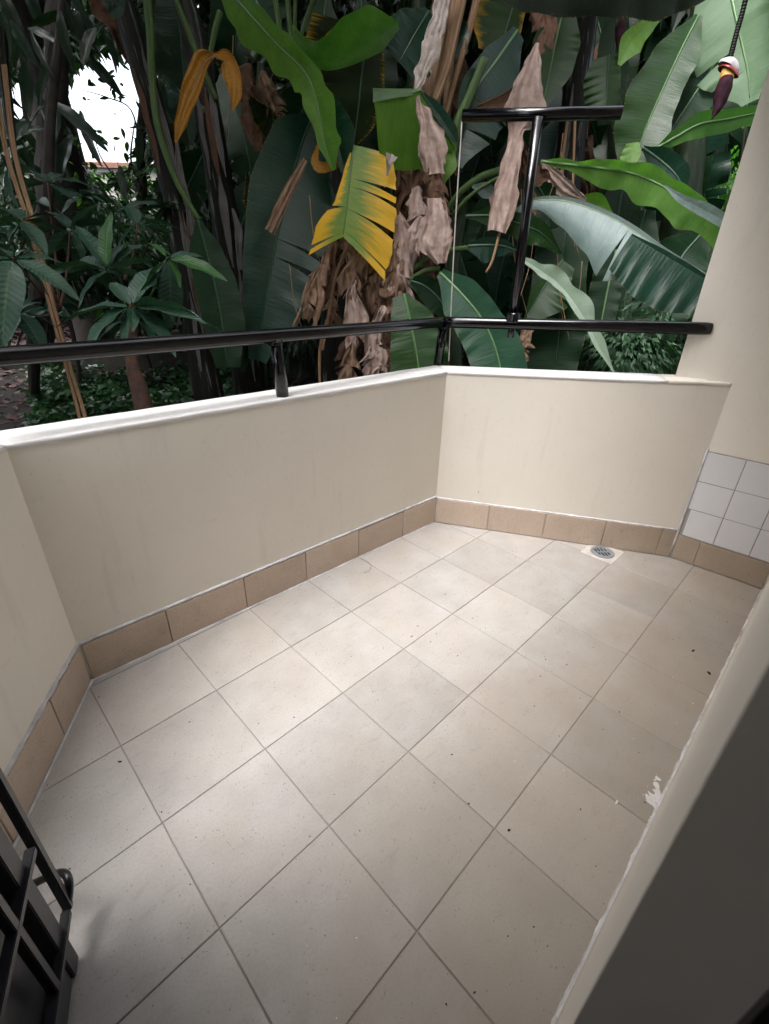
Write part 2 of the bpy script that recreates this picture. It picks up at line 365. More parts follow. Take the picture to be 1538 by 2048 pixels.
# ------------------------------------------------------------------ the balcony
A0 = V((.035, .114, 0)); AB = V((5.912, -.072, 0)); BC = V((7.961, -3.619, 0)); CDp = V((8.029, -4.943, 0)); D4 = V((1.285, -4.921, 0))
Ld = V((-.562, -.827, 0)).normalized()
def hy(x): return D4.y+(CDp.y-D4.y)*(x-D4.x)/(CDp.x-D4.x)      # house wall line
tL = (hy(-3.3)-A0.y)/Ld.y; L1 = A0+Ld*tL
POLY = [L1, A0, AB, BC, CDp]
POLY = [V((p.x, p.y)) for p in POLY]
def clip_poly(sub, clip):
    out = sub; n = len(clip); area = sum(clip[i].x*clip[(i+1) % n].y-clip[(i+1) % n].x*clip[i].y for i in range(n)); sg = 1 if area > 0 else -1
    for i in range(n):
        a, b = clip[i], clip[(i+1) % n]; e = b-a; inp = out; out = []
        f = lambda p: sg*(e.x*(p.y-a.y)-e.y*(p.x-a.x))
        for j in range(len(inp)):
            p, q = inp[j], inp[(j+1) % len(inp)]; fp, fq = f(p), f(q)
            if fp >= 0: out.append(p)
            if (fp >= 0) != (fq >= 0): out.append(p.lerp(q, fp/(fp-fq)))
        if not out: break
    return out
floor = bm = bmesh.new()
prism(bm, [(p.x*S, p.y*S) for p in (V((-4.5, -5.3)), V((-4.5, .5)), V((6.2, .3)), V((8.4, -3.3)), V((8.4, -5.3)))][::-1], -.12, -.0035)
floor = tag(bm_obj('floor', bm, M_GROUT), kind='structure')
rng = random.Random(3)
J = .0037
for u in range(-5, 9):
    for v in range(-6, 1):
        q = [V((u+J, v+J)), V((u+1-J, v+J)), V((u+1-J, v+1-J)), V((u+J, v+1-J))]
        ins = POLY
        r = clip_poly(q, ins)
        if len(r) < 3: continue
        # drop duplicates
        rr = []
        for p in r:
            if not rr or (p-rr[-1]).length > .012: rr.append(p)
        if (rr[0]-rr[-1]).length < .012: rr.pop()
        if len(rr) < 3: continue
        ar = abs(sum(rr[i].x*rr[(i+1) % len(rr)].y-rr[(i+1) % len(rr)].x*rr[i].y for i in range(len(rr))))/2
        if ar < .004: continue
        c = sum(rr, V((0, 0)))/len(rr); n = len(rr); dz = rng.uniform(-.0004, .0004)
        vs_ = [(p.x*S, p.y*S, -.01) for p in rr]+[(p.x*S, p.y*S, -.0016+dz) for p in rr]
        for p in rr:
            d = (c-p); d = d.normalized()*min(.007, d.length*.2); vs_.append(((p.x+d.x)*S, (p.y+d.y)*S, dz))
        fs = [tuple(range(2*n, 3*n))]+[(k+i, k+(i+1) % n, k+n+(i+1) % n, k+n+i) for k in (0, n) for i in range(n)]
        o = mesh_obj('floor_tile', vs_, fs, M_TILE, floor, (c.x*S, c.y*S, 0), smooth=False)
# parapet
par = thing('balcony_parapet', 'low cream parapet with white coping and tiled skirting round the balcony', 'parapet', A0*S)
def offs(a, b, d):            # offset of line a-b outward (to the left of a->b)
    e = (b-a).normalized(); n = V((-e.y, e.x, 0)); return a+n*d, b+n*d
def isect(a, b, c, d):
    r = b-a; s = d-c; t = ((c-a).x*s.y-(c-a).y*s.x)/(r.x*s.y-r.y*s.x); return a+r*t
TH = .46
def ring(d):                  # inner points offset outward by d
    la = offs(L1, A0, d); aa = offs(A0, AB, d); ba = offs(AB, BC, d)
    p0 = la[0]; p1 = isect(*la, *aa); p2 = isect(*aa, *ba); p3 = ba[1]+(BC-AB).normalized()*.0
    return [p0, p1, p2, p3]
ri, ro = ring(0), ring(TH)
HZ = [2.775, 2.775, 2.775, 2.915]
def seg(k, name, i_=ri, o_=ro, z0=None, z1=None, mat=M_WALL, lab=None, bev=0):
    bm = bmesh.new()
    P = [i_[k], i_[k+1], o_[k+1], o_[k]]
    prism(bm, [(p.x*S, p.y*S) for p in P], [z*S for z in z0], [z*S for z in z1])
    if bev: bevel(bm, bev, 3)
    o = bm_obj(name, bm, mat, par, smooth=False)
    if lab: o['label'] = lab
    return o
for k in range(3):
    z1 = [HZ[k], HZ[k+1], HZ[k+1], HZ[k]]
    seg(k, 'parapet_panel', z0=[-.4]*4, z1=z1)
# coping: stepped profile swept along the ring
def coping(k, f0=0., f1=1., mat=M_WHITE, nm='coping', lab=None, nseg=26):
    prof = [(-.006, -.03), (-.006, .012), (.0, .020), (.075, .021), (.085, .010), (.13, .009), (.145, .030), (.30, .033), (.455, .030), (.468, .022), (.470, -.06)]
    rr = [ring(a) for a, _ in prof]; vs_ = []; n = len(prof)
    for j in range(nseg+1):
        t = f0+(f1-f0)*j/nseg
        for i, (a, h) in enumerate(prof):
            p = rr[i][k].lerp(rr[i][k+1], t); z = HZ[k]+(HZ[k+1]-HZ[k])*t+h
            wb = .003*noise.noise(V((p.x*3, p.y*3, i*.7)))
            vs_.append((p.x*S, (p.y+wb)*S, (z+wb)*S))
    fs = [(j*n+i, (j+1)*n+i, (j+1)*n+(i+1) % n, j*n+(i+1) % n) for j in range(nseg) for i in range(n)]
    fs += [tuple(range(n)), tuple(nseg*n+i for i in range(n))[::-1]]
    o = mesh_obj(nm, vs_, fs, mat, par, smooth=True); o.data.polygons[-1].use_smooth = False
    if lab: o['label'] = lab
    return o
coping(0); coping(1, nseg=60); lenB = (BC-AB).length
coping(2, 0, 3.28/lenB)
coping(2, 3.281/lenB, 1., M_WALL, 'coping', 'cream painted end of the coping beside the wall')
# skirting tiles
TT = .009
def skirt(parent, a, b, joints, n, h=.495, zt=0.004, mat=M_SKIRT, hs=None):
    e = (b-a).normalized()
    for i in range(len(joints)-1):
        s0, s1 = joints[i]+.006, joints[i+1]-.006
        hh = h+rng.uniform(-.006, .006)
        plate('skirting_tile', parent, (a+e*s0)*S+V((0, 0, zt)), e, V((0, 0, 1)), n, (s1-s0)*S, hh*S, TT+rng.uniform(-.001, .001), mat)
def inn(a, b): e = (b-a).normalized(); return V((e.y, -e.x, 0))
nA, nB, nL = inn(A0, AB), inn(AB, BC), inn(L1, A0)
lenA = (AB-A0).length
skirt(par, A0, AB, [.03, .928, 1.955, 2.952, 3.979, 5.0, lenA-.03], nA)
skirt(par, AB, BC, [.03, .993, 1.978, 2.97, 3.85, lenB], nB)
lenL = (A0-L1).length
skirt(par, L1, A0, [lenL-.733-k for k in range(int(lenL), 0, -1) if lenL-.733-k > 0]+[lenL-.733, lenL-.03], nL)
# filler bead on top of the skirting
def bead(parent, a, b, z, n, r=.011, seed=0, name='filler_bead', amp=.5, mat=M_CAULK, out=0.0, zb=None):
    L = (b-a).length*S; m = int(L/.012); pts = []; vs_ = []; fs = []; e = (b-a).normalized(); K = 6
    zb = z if zb is None else zb
    for j in range(m+1):
        t = j/m; p = (a+(b-a)*t)*S; zz = (z+(zb-z)*t)*S
        w1 = 1+amp*noise.noise(V((t*L*22, seed, 0)))+amp*.6*noise.noise(V((t*L*70, seed, 4)))
        for k in range(K):
            ang = math.pi*k/(K-1)
            vs_.append(p+n*(TT*.0+out+math.sin(ang)*r*w1)+V((0, 0, zz+math.cos(ang)*r*.75*w1)))
    for j in range(m):
        for k in range(K-1): fs.append((j*K+k, j*K+k+1, (j+1)*K+k+1, (j+1)*K+k))
    return mesh_obj(name, vs_, fs, mat, parent)
bead(par, A0, AB, .532, nA, .009, 1); bead(par, AB, BC, .510, nB, .007, 2, zb=.525); bead(par, L1, A0, .532, nL, .010, 3)
def wall_pt(x, y, a, b):
    n = V((-(b-a).y, (b-a).x, 0)); rdir_ = RIGHT*((x-769)/FPX)+DOWN*((y-1024)/FPX)+FWD
    return CAM+rdir_*((a*S-CAM).dot(n)/rdir_.dot(n))
for (x, y), (a_, b_), r_, m_ in (((957, 984), (AB, BC), .004, M_DARKHOLE), ((98, 921), (A0, AB), .003, M_CAULK), ((62, 948), (A0, AB), .003, M_CAULK), ((290, 963), (A0, AB), .002, M_CAULK), ((1240, 960), (AB, BC), .0015, M_DARKHOLE)):
    p = wall_pt(x, y, a_, b_); n_w = inn(a_, b_); e_w = (b_-a_).normalized(); k_ = 7
    vs_ = [p+n_w*.0012]+[p+n_w*.0002+e_w*math.cos(i*6.283/k_)*r_*(.6+.5*noise.noise(V((i, x, 0))))+V((0, 0, 1.6))*math.sin(i*6.283/k_)*r_*(.6+.5*noise.noise(V((i, y, 3)))) for i in range(k_)]
    mesh_obj('paint_nick', vs_, [(0, 1+i, 1+(i+1) % k_) for i in range(k_)], m_, par, p)
# thin filler along the foot
bead(par, A0, AB, .0, nA, .006, 11, amp=.6, out=TT, mat=M_CAULK); bead(par, L1, A0, .0, nL, .006, 12, out=TT)

# ------------------------------------------------------------------ the house
house = thing('house', 'cream house walls, doorway and ceiling slab enclosing the balcony on the right', 'house', (D4.x*S, D4.y*S, 0))
HTOP = 8.4
eC = (CDp-BC).normalized(); nC = V((-abs(eC.y), 0, 0)); nC = V((eC.y, -eC.x, 0)).normalized()   # towards -x
C0p = BC-eC*.735
bm = bmesh.new(); P = [C0p, CDp+eC*.6, CDp+eC*.6-nC*1.0, C0p-nC*1.0]
prism(bm, [(p.x*S, p.y*S) for p in P], -.12, HTOP*S); bevel(bm, .004, 2)
bm_obj('side_wall', bm, M_WALL, house)
# skirting + glazed tiles on the side wall
skirt(house, BC, CDp, [.006, .355, 1.30], nC, h=.44)
ZR = [.462, .938, 1.42, 1.905]; SC = [.008, .508, .99, 1.31]
bm = bmesh.new()
o_ = BC+eC*.0
P = [BC+eC*.008, BC+eC*1.318]
prism(bm, [((P[0]).x*S, P[0].y*S), (P[1].x*S, P[1].y*S), ((P[1]+nC*.018).x*S, (P[1]+nC*.018).y*S), ((P[0]+nC*.018).x*S, (P[0]+nC*.018).y*S)], .462*S, 1.915*S)
bm_obj('tile_bed', bm, M_GROUT2, house)
for r in range(3):
    for c in range(3):
        s0, s1 = SC[c]+.006, SC[c+1]-.006; z0, z1 = ZR[r]+.006, ZR[r+1]-.006
        if c == 0 and r == 0: s0 += .05
        plate('wall_tile', house, (BC+eC*s0)*S+nC*.004+V((0, 0, z0*S)), eC, V((0, 0, 1)), nC, (s1-s0)*S, (z1-z0)*S, .005, M_GLAZED)
# vertical bead in the corner between parapet and side wall
tube('corner_bead', [(BC+nC*.03+eC*.0)*S+V((0, 0, .01)), (BC+nC*.03+V((0, 0, 1.95)))*S], .005, M_CAULK, house, 6, rough=.4)
# main wall with doorway
XE = -.03; XL = -1.80; WT = .42; DH = 6.6
bm = bmesh.new()
def hpoly(x0, x1, y_in): return [(x0*S, hy(x0)*S), (x1*S, hy(x1)*S), (x1*S, y_in*S), (x0*S, y_in*S)]
prism(bm, hpoly(XE, 9.0, -4.93-.083), -.12, HTOP*S)
prism(bm, hpoly(-6, XL, -5.013), -.12, HTOP*S)
bm_obj('front_wall', bm, M_HOUSEWALL, house)
bm = bmesh.new(); prism(bm, hpoly(XL, XE, -5.013), DH*S, HTOP*S); bm_obj('lintel', bm, M_HOUSEWALL, house)
bm = bmesh.new()
box(bm, ((XE-.012)*S, -5.30*S, 0), ((XE+.3)*S, -5.0135*S, DH*S)); box(bm, ((XL-.3)*S, -5.30*S, 0), ((XL+.012)*S, -5.0135*S, DH*S))
bm_obj('door_frame', bm, M_GATE, house)
# filler and spilt paint along the foot of the front wall
nH = V((0, 1, 0))
bead(house, V((-.03, hy(-.03), 0)), V((8.0, hy(8.), 0)), .0, nH, .008, 21, amp=.5, mat=M_CAULK2)
bead(house, V((1.3, hy(1.3), 0)), V((4.6, hy(4.6), 0)), .03, nH, .005, 22, amp=.7, zb=.02)
# room behind
bm = bmesh.new()
R0, R1, RY = -6, 7, -14
box(bm, (R0*S, RY*S, HTOP*S), (R1*S, -5.02*S, HTOP*S+.15)); box(bm, (R0*S, RY*S, -.1), (R1*S, -5.31*S, -.004))
box(bm, ((R0-.4)*S, RY*S, -.1), (R0*S, -5.02*S, HTOP*S)); box(bm, (R1*S, RY*S, -.1), ((R1+.4)*S, -5.02*S, HTOP*S)); box(bm, (R0*S, (RY-.4)*S, -.1), (R1*S, RY*S, HTOP*S))
bm_obj('room_shell', bm, M_ROOM, house)
bm = bmesh.new(); prism(bm, hpoly(-14, 16, -14), HTOP*S+.161, 27*S); bm_obj('upper_storeys', bm, M_HOUSEWALL, house)  # unseen storeys, put in to cut sky light coming over the roof
bm = bmesh.new(); P = [C0p, CDp, CDp-nC*1.0, C0p-nC*1.0]; prism(bm, [(p.x*S, p.y*S) for p in P], HTOP*S+.001, 27*S); bm_obj('upper_fin', bm, M_WALL, house)  # unseen, carried up with the storeys to cut sky light
bm = bmesh.new(); prism(bm, [(-6*S, -5.02*S), (7.93*S, -5.02*S), (7.93*S, -1.9*S), (6.6*S, -2.1*S), (-1.5*S, -3.1*S), (-6*S, -3.3*S)], HTOP*S+.002, HTOP*S+.16); bm_obj('ceiling_slab', bm, M_CEIL, house)  # presumed slab out of view, edge slanted to shape the floor's shade

# ------------------------------------------------------------------ drain
dr = thing('floor_drain', 'round grey slotted drain grate in a square plate by the far skirting', 'drain', V((7.2, -2.76, 0))*S)
c = V((7.2, -2.77, 0))*S
sq = clip_poly([V((6.93, -3.03)), V((7.50, -3.03)), V((7.50, -2.50)), V((6.93, -2.50))], [p+V((-.02, -.01)) for p in POLY])
bm = bmesh.new(); prism(bm, [(p.x*S, p.y*S) for p in sq], -.002, .0035); bm_obj('plate', bm, M_DRAINTILE, dr)
R = .195*S
def ringmesh(r0, r1, z0, z1, n=40):
    vs_ = []; fs = []
    prof = [(r0, z0), (r0, z1-.001), (r0+.001, z1), (r1-.002, z1), (r1, z1-.002), (r1, z0)]; m = len(prof)
    for k in range(n):
        a = 2*math.pi*k/n
        for r, z in prof: vs_.append((c.x+r*math.cos(a), c.y+r*math.sin(a), z))
    for k in range(n):
        for i in range(m-1): fs.append((k*m+i, ((k+1) % n)*m+i, ((k+1) % n)*m+i+1, k*m+i+1))
    return vs_, fs
v_, f_ = ringmesh(R*.70, R, .002, .010); mesh_obj('rim', v_, f_, M_GREYPL, dr)
v_, f_ = ringmesh(.0005, R*.71, .002, .0045); mesh_obj('sump', v_, f_, M_DARKHOLE, dr)
dd = V((.62, .78, 0)).normalized(); dn = V((-dd.y, dd.x, 0))
for k in range(-2, 3):
    off = k*R*.29; hl = math.sqrt(max(0, (R*.71)**2-off*off)); 
    bm = bmesh.new(); a = c+dn*(off-R*.055); b = c+dn*(off+R*.055)
    P = [a-dd*hl, a+dd*hl, b+dd*hl, b-dd*hl]
    prism(bm, [(p.x, p.y) for p in P], .0046, .0075); bm_obj('bar', bm, M_GREYPL, dr)
bm = bmesh.new(); P = [c+dn*(-R*.6)-dd*R*.07, c+dn*R*.6-dd*R*.07, c+dn*R*.6+dd*R*.07, c-dn*R*.6+dd*R*.07]
prism(bm, [(p.x, p.y) for p in P], .0046, .0088); bm_obj('cross_bar', bm, M_GREYPL, dr)

# ------------------------------------------------------------------ railing
rl = thing('balcony_railing', 'black tubular handrail on short posts above the white coping', 'railing', V((2.87, .12, 2.82))*S)
pA0 = V((-3.6, -4.2, 3.49)); 
r1, r2 = V((2.816, .112, 3.515)), V((6.20, .30, 3.505)); rE = V((7.95, -3.09, 3.62)); 
corner = ring(.2)[1]; rL = V((corner.x-.05, corner.y-.13, 3.50)); Lend = L1+V((-.827, .562, 0)).normalized()*.2; Lend.z = 3.5
rr_ = .080*S
tube('handrail', [rL*S, r1*S, r2*S], rr_, M_BLACK, rl, 20, res=40, rough=.02)
tube('handrail', [Lend*S, rL*S], rr_, M_BLACK, rl, 20)
tube('handrail', [r2*S, (rE+V((.03, -.05, 0)))*S], rr_*1.08, M_BLACK, rl, 20, res=20, rough=.02, seed=9)
for p, q in ((V((2.874, .13, 2.80)), r1), (V((6.22, .37, 2.80)), r2)):
    tube('post', [p*S, (q+V((0, 0, -.03)))*S], .078*S, M_BLACK, rl, 16)
    tube('post_weld', [(q+V((0, 0, -.10)))*S, (q+V((0, 0, -.06)))*S], .088*S, M_BLACK, rl, 12, rough=.2)
sB = (r2+(rE-r2)*.29)
tube('stub', [(sB+V((0, 0, -.20)))*S, sB*S], .05*S, M_BLACK, rl, 12)
tp = thing('clothes_line_support', 'black T-shaped steel line support welded on the handrail', 'line support', sB*S)
e = (rE-r2).normalized()
T0 = sB+V((0, 0, .04)); T1 = T0+V((0, .05, 2.545))
tube('upright', [T0*S, T1*S], .074*S, M_BLACK, tp, 16)
bmw = tube('weld', [(T0+V((0, 0, -.02)))*S, (T0+V((0, 0, .12)))*S], [.11*S, .085*S], M_BLACK, tp, 12, res=6, rough=.5)
cb0, cb1 = V((6.281, .321, 6.205)), V((7.329, -1.493, 6.16))
tube('crossbar', [cb0*S, cb1*S], .075*S, M_BLACK, tp, 18)
st = tube('hanging_string', [cb0*S+V((0, 0, -.02)), cb0*S+V((.012, -.004, -.5)), V((6.36, .25, 2.87))*S], .0035, M_STRING, None, 6, res=20)
tag(st, 'thin white string hanging from the left end of the black T-shaped support', 'string')

# ------------------------------------------------------------------ gate
G0 = V((-.698, -2.353, 0)); gd = V((-.168, -.43, 0)).normalized(); gn = V((-gd.y, gd.x, 0))     # gn towards +x
if gn.x < 0: gn = -gn
GL = 2.74
gt = thing('security_gate', 'black steel security gate leaf with barred grille opened onto the balcony', 'gate', (G0+gd*GL)*S)
def bar(name, s0, z0, s1, z1, wd=.052, off=0.0, dp=.052, mat=M_GATE, parent=None):
    a = G0+gd*s0+gn*off+V((0, 0, z0)); b = G0+gd*s1+gn*off+V((0, 0, z1)); t = (b-a).normalized(); n2 = gn; sdv = t.cross(n2)
    bm = bmesh.new(); vs_ = []
    for p in (a-t*wd/2, b+t*wd/2):
        for i, j in ((-1, -1), (1, -1), (1, 1), (-1, 1)): vs_.append(bm.verts.new((p+sdv*(i*wd/2)+n2*(j*dp/2))*S))
    bm.faces.new(vs_[:4][::-1]); bm.faces.new(vs_[4:])
    for i in range(4): bm.faces.new((vs_[i], vs_[(i+1) % 4], vs_[4+(i+1) % 4], vs_[4+i]))
    bevel(bm, .0018, 2)
    return bm_obj(name, bm, mat, parent or gt)
zb = .385
for s in (0, .455, .91, 1.365, 1.82, 2.275, 2.70): bar('upright_bar', s, zb, s, 6.2)
for z in (zb, 1.12, 1.86, 2.6, 3.34, 4.08, 4.82, 5.56, 6.2): bar('cross_rail', 0.07, z, 2.66, z, dp=.055)
# full-height sheet behind the grille; unseen upper part keeps light off the jamb
a = V((-.752, -2.49, 0)); b = a+gd*2.6
bm = bmesh.new(); 
for (p, q, z0, z1, o0, o1) in ((a, b, .03, 6.3, -.16, -.09),):
    P = [p+gn*o0, p+gn*o1, q+gn*o1, q+gn*o0]; prism(bm, [(v.x*S, v.y*S) for v in P], z0*S, z1*S)
bevel(bm, .003, 2); bm_obj('sheet_panel', bm, M_SHEET, gt)
bm = bmesh.new(); P = [a+gn*-.085, a+gn*.0, a+gd*.12+gn*.0, a+gd*.12+gn*-.085]
prism(bm, [(v.x*S, v.y*S) for v in P], .03*S, 2.3*S); bevel(bm, .002, 2); bm_obj('edge_stile', bm, M_SHEET, gt)
P = [a+gd*.125+gn*-.085, a+gd*.125+gn*-.02, b+gn*-.02, b+gn*-.085]
bm = bmesh.new(); prism(bm, [(v.x*S, v.y*S) for v in P], .03*S, .26*S); bevel(bm, .002, 2); bm_obj('bottom_rail', bm, M_SHEET, gt)
# bent pull loop near the free edge
pl = [at(-20, 1806, 1.06), at(50, 1776, 1.06), at(100, 1752, 1.05), at(126, 1746, 1.04), at(137, 1760, 1.03), at(138, 1788, 1.03), at(131, 1830, 1.035)]
tube('pull_loop', pl, .0085, M_GATE, gt, 12, res=40)

# ------------------------------------------------------------------ bits on the floor
rng = random.Random(8)
def chip(bm, p, r, h=.0012, n=7, el=1.0):
    a0 = rng.random()*6.28; pts = []
    ca, sa = math.cos(a0), math.sin(a0)
    for k in range(n):
        a = 2*math.pi*k/n; rr = r*rng.uniform(.5, 1.2); x, y = math.cos(a)*rr*el, math.sin(a)*rr/el
        pts.append((p.x+x*ca-y*sa, p.y+x*sa+y*ca))
    prism(bm, pts, .0004+p.z, h+p.z)
def scatter(name, mat, n, r0, r1, el=1.3, reg=None, h=.0015):
    bm = bmesh.new(); k = 0
    while k < n:
        x, y = rng.uniform(-1.2, 7.8), rng.uniform(-4.9, 0)
        q = [V((x, y)), V((x+.01, y)), V((x, y+.01))]
        if len(clip_poly(q, POLY)) < 3: continue
        k += 1; chip(bm, V((x*S, y*S, .0006)), rng.uniform(r0, r1), h, 6, rng.uniform(1, el))
    o = bm_obj(name, bm, mat); return o
tag(scatter('floor_crumbs', M_SOIL, 150, .0008, .0028, 1.8), 'tiny dark crumbs of soil and bark scattered over the beige floor tiles', 'crumbs', kind='stuff')
tag(scatter('paint_flecks', M_PAINT, 70, .0007, .0022, 1.4), 'tiny white paint flecks scattered over the beige floor tiles', 'flecks', kind='stuff')
for (x, y), r, m, nm, lab in (((824, 1273), .006, plain('peach_chip', (.55, .36, .25), .7), 'pebble', 'small peach coloured chip lying near the middle of the tiled floor'),
        ((1233, 1606), .007, M_PAINT, 'paint_chip', 'white paint chip lying on the tiles near the spilt paint'),
        ((1386, 1302), .006, M_SOIL, 'dead_insect', 'small dark speck on the far right tiles, farther of two'),
        ((1418, 1347), .007, M_SOIL, 'dead_insect', 'small dark speck on the far right tiles, nearer of two'),
        ((240, 1524), .004, M_SOIL, 'crumb', 'dark crumb on the tile beside the left skirting'),
        ((1018, 1661), .004, M_SOIL, 'crumb', 'dark crumb at the tile corner in the front right of the floor')):
    p = at_z(x, y, .0005); bm = bmesh.new(); chip(bm, p, r, .004, 8, 1.5); bevel(bm, .0006, 1); tag(bm_obj(nm, bm, m, None, p), lab, 'floor bit')
bm = bmesh.new(); base = at_z(1313, 1600, .0005)
for k in range(26):
    q = at_z(1313+rng.gauss(0, 9), 1597+rng.gauss(0, 17), 0.0006+k*.00004); chip(bm, q, rng.uniform(.004, .014), .0012+k*.00003, 9, 1.3)
for k in range(10):
    q = at_z(1290+rng.gauss(0, 26), 1600+rng.gauss(0, 22), .0006); chip(bm, q, rng.uniform(.001, .003), .001, 6, 1.5)
tag(bm_obj('paint_spill', bm, M_PAINT, None, base), 'splash of dried white paint on the floor against the wall foot', 'paint splash', kind='stuff')
p = at_z(1325, 1617, .012); bm = bmesh.new(); chip(bm, p, .008, .004, 6); tag(bm_obj('red_chip', bm, M_RED, None, p), 'small red chip stuck on the filler beside the white paint splash', 'chip')
p = at_z(1172, 749, 2.84*S); bm = bmesh.new(); chip(bm, p, .010, .004, 8, 1.6)
p2 = p+V((.008, .006, 0)); chip(bm, p2, .006, .006, 7, 1.8)
tag(bm_obj('fallen_petal', bm, L_DEADDK, None, p), 'small dry brown petal lying on the white coping below the T support', 'petal')
hr = [at_z(x, y, .002) for x, y in ((722, 1117), (735, 1123), (742, 1132), (738, 1142), (728, 1145))]
tag(tube('loose_thread', hr, .0008, M_SOIL, None, 5, res=14), 'thin dark curled thread on the tiles near the left parapet', 'thread')

# ------------------------------------------------------------------ ground outside
GZ = 0.0
def terr(x, y):
    p = V((x, y, 0)); d = (p-CAM).dot(V((FWD.x, FWD.y, 0)).normalized())
    z = -.02+.05*noise.noise(V((x*.8, y*.8, 0)))+.02*noise.noise(V((x*3, y*3, 5)))
    if d > 7.0: z += .27
    if d > 9.0: z += min(.05*(d-9)**1.3, 5)
    return z
gx = V((FWD.x, FWD.y, 0)).normalized(); gy = V((-gx.y, gx.x, 0))
dl = [1.2+.16*i for i in range(36)]+[6.99, 7.01]+[7.1+.25*i for i in range(20)]+[12.4+1.5*1.25**i for i in range(18)]
wl_ = [-60, -30, -18]+[-12+.35*i for i in range(70)]+[14, 18, 30, 60]
vs_, fs = [], []
for d in dl:
    for q in wl_:
        p = V((CAM.x, CAM.y, 0))+gx*d+gy*q; z = terr(p.x, p.y)
        lx, ly = p.x/S, p.y/S
        vs_.append((p.x, p.y, z))
nq = len(wl_)
def outside(p):
    x, y = p[0]/S, p[1]/S
    return y > .35 or (x > 6 and (V((x, y, 0))-AB).dot(-nB) > .3 and y > -2.9) or (V((x, y, 0))-A0).dot(-nL) > .3 or x > 9.2
for i in range(len(dl)-1):
    for j in range(nq-1):
        f = (i*nq+j, i*nq+j+1, (i+1)*nq+j+1, (i+1)*nq+j)
        if all(outside(vs_[k]) for k in f): fs.append(f)
tag(mesh_obj('ground', vs_, fs, M_SOIL), kind='structure')
bm = bmesh.new()
kb = V((CAM.x, CAM.y, 0))+gx*6.95
P = [kb+gy*-9, kb+gy*12, kb+gy*12+gx*.14, kb+gy*-9+gx*.14]
prism(bm, [(p.x, p.y) for p in P], -.2, .27); bevel(bm, .02, 2)
tag(bm_obj('terrace_kerb', bm, M_KERB), 'low mossy dark kerb holding the leaf-covered bank behind the plants', 'kerb')
# leaf litter + ground cover
def mini_leaves(name, mat, n, place, size, seed, fold=.25, pointy=1.0):
    rg = random.Random(seed); vs_, fs, uv = [], [], []
    for _ in range(n):
        r = place(rg)
        if r is None: continue
        p, up, hd = r; s = size*rg.uniform(.6, 1.4)
        up = V(up).normalized(); hd = V(hd); hd = (hd-up*hd.dot(up)).normalized(); sd_ = hd.cross(up)
        b = len(vs_); wd = s*.30*pointy
        vs_ += [p, p+hd*s*.45+sd_*wd+up*s*fold*.3, p+hd*s*.5-up*s*.02, p+hd*s*.45-sd_*wd+up*s*fold*.3, p+hd*s-up*s*.12]
        fs += [(b, b+1, b+2), (b, b+2, b+3), (b+1, b+4, b+2), (b+2, b+4, b+3)]
        uv += [(0, 0)]*5
    return mesh_obj(name, vs_, fs, mat, None, vs_[0] if vs_ else (0, 0, 0), uv, smooth=False)
def rdir(rg, zb=0.): 
    a = rg.random()*6.283; return V((math.cos(a), math.sin(a), zb))
def litter(rg):
    p = V((CAM.x, CAM.y, 0))+gx*rg.uniform(1.8, 10)+gy*rg.uniform(-7, 7)
    if not outside(p): return None
    p.z = terr(p.x, p.y)+.01; return p, rdir(rg, 2.), rdir(rg, rg.uniform(-.1, .5))
tag(mini_leaves('leaf_litter', M_LITTER, 15000, litter, .09, 2), 'brown fallen leaves littering the dark soil under the plants', 'leaf litter', kind='stuff')
def litter2(rg):
    p = V((CAM.x, CAM.y, 0))+gx*rg.uniform(7.05, 10)+gy*rg.uniform(-1, 7)
    p.z = terr(p.x, p.y)+.01; return p, rdir(rg, 2.), rdir(rg, rg.uniform(-.1, .5))
tag(mini_leaves('leaf_litter', M_LITTER, 9000, litter2, .10, 12), 'brown fallen leaves thick on the raised bank above the mossy kerb', 'leaf litter', kind='stuff')
def cover(rg):
    x, y = rg.uniform(60, 480), rg.uniform(735, 900)
    p = at_z(x, y, rg.uniform(.02, .2))
    if noise.noise(V((p.x*1.3, p.y*1.3, 3))) < -.22: return None
    p.z = terr(p.x, p.y)+rg.uniform(.03, .2)
    if not outside(p): return None
    return p, rdir(rg, 1.6), rdir(rg, .1)
tag(mini_leaves('ground_cover', F_COVER, 6000, cover, .085, 5, pointy=1.5), 'patch of low heart-leaved ground cover behind the left parapet', 'ground cover', kind='stuff')

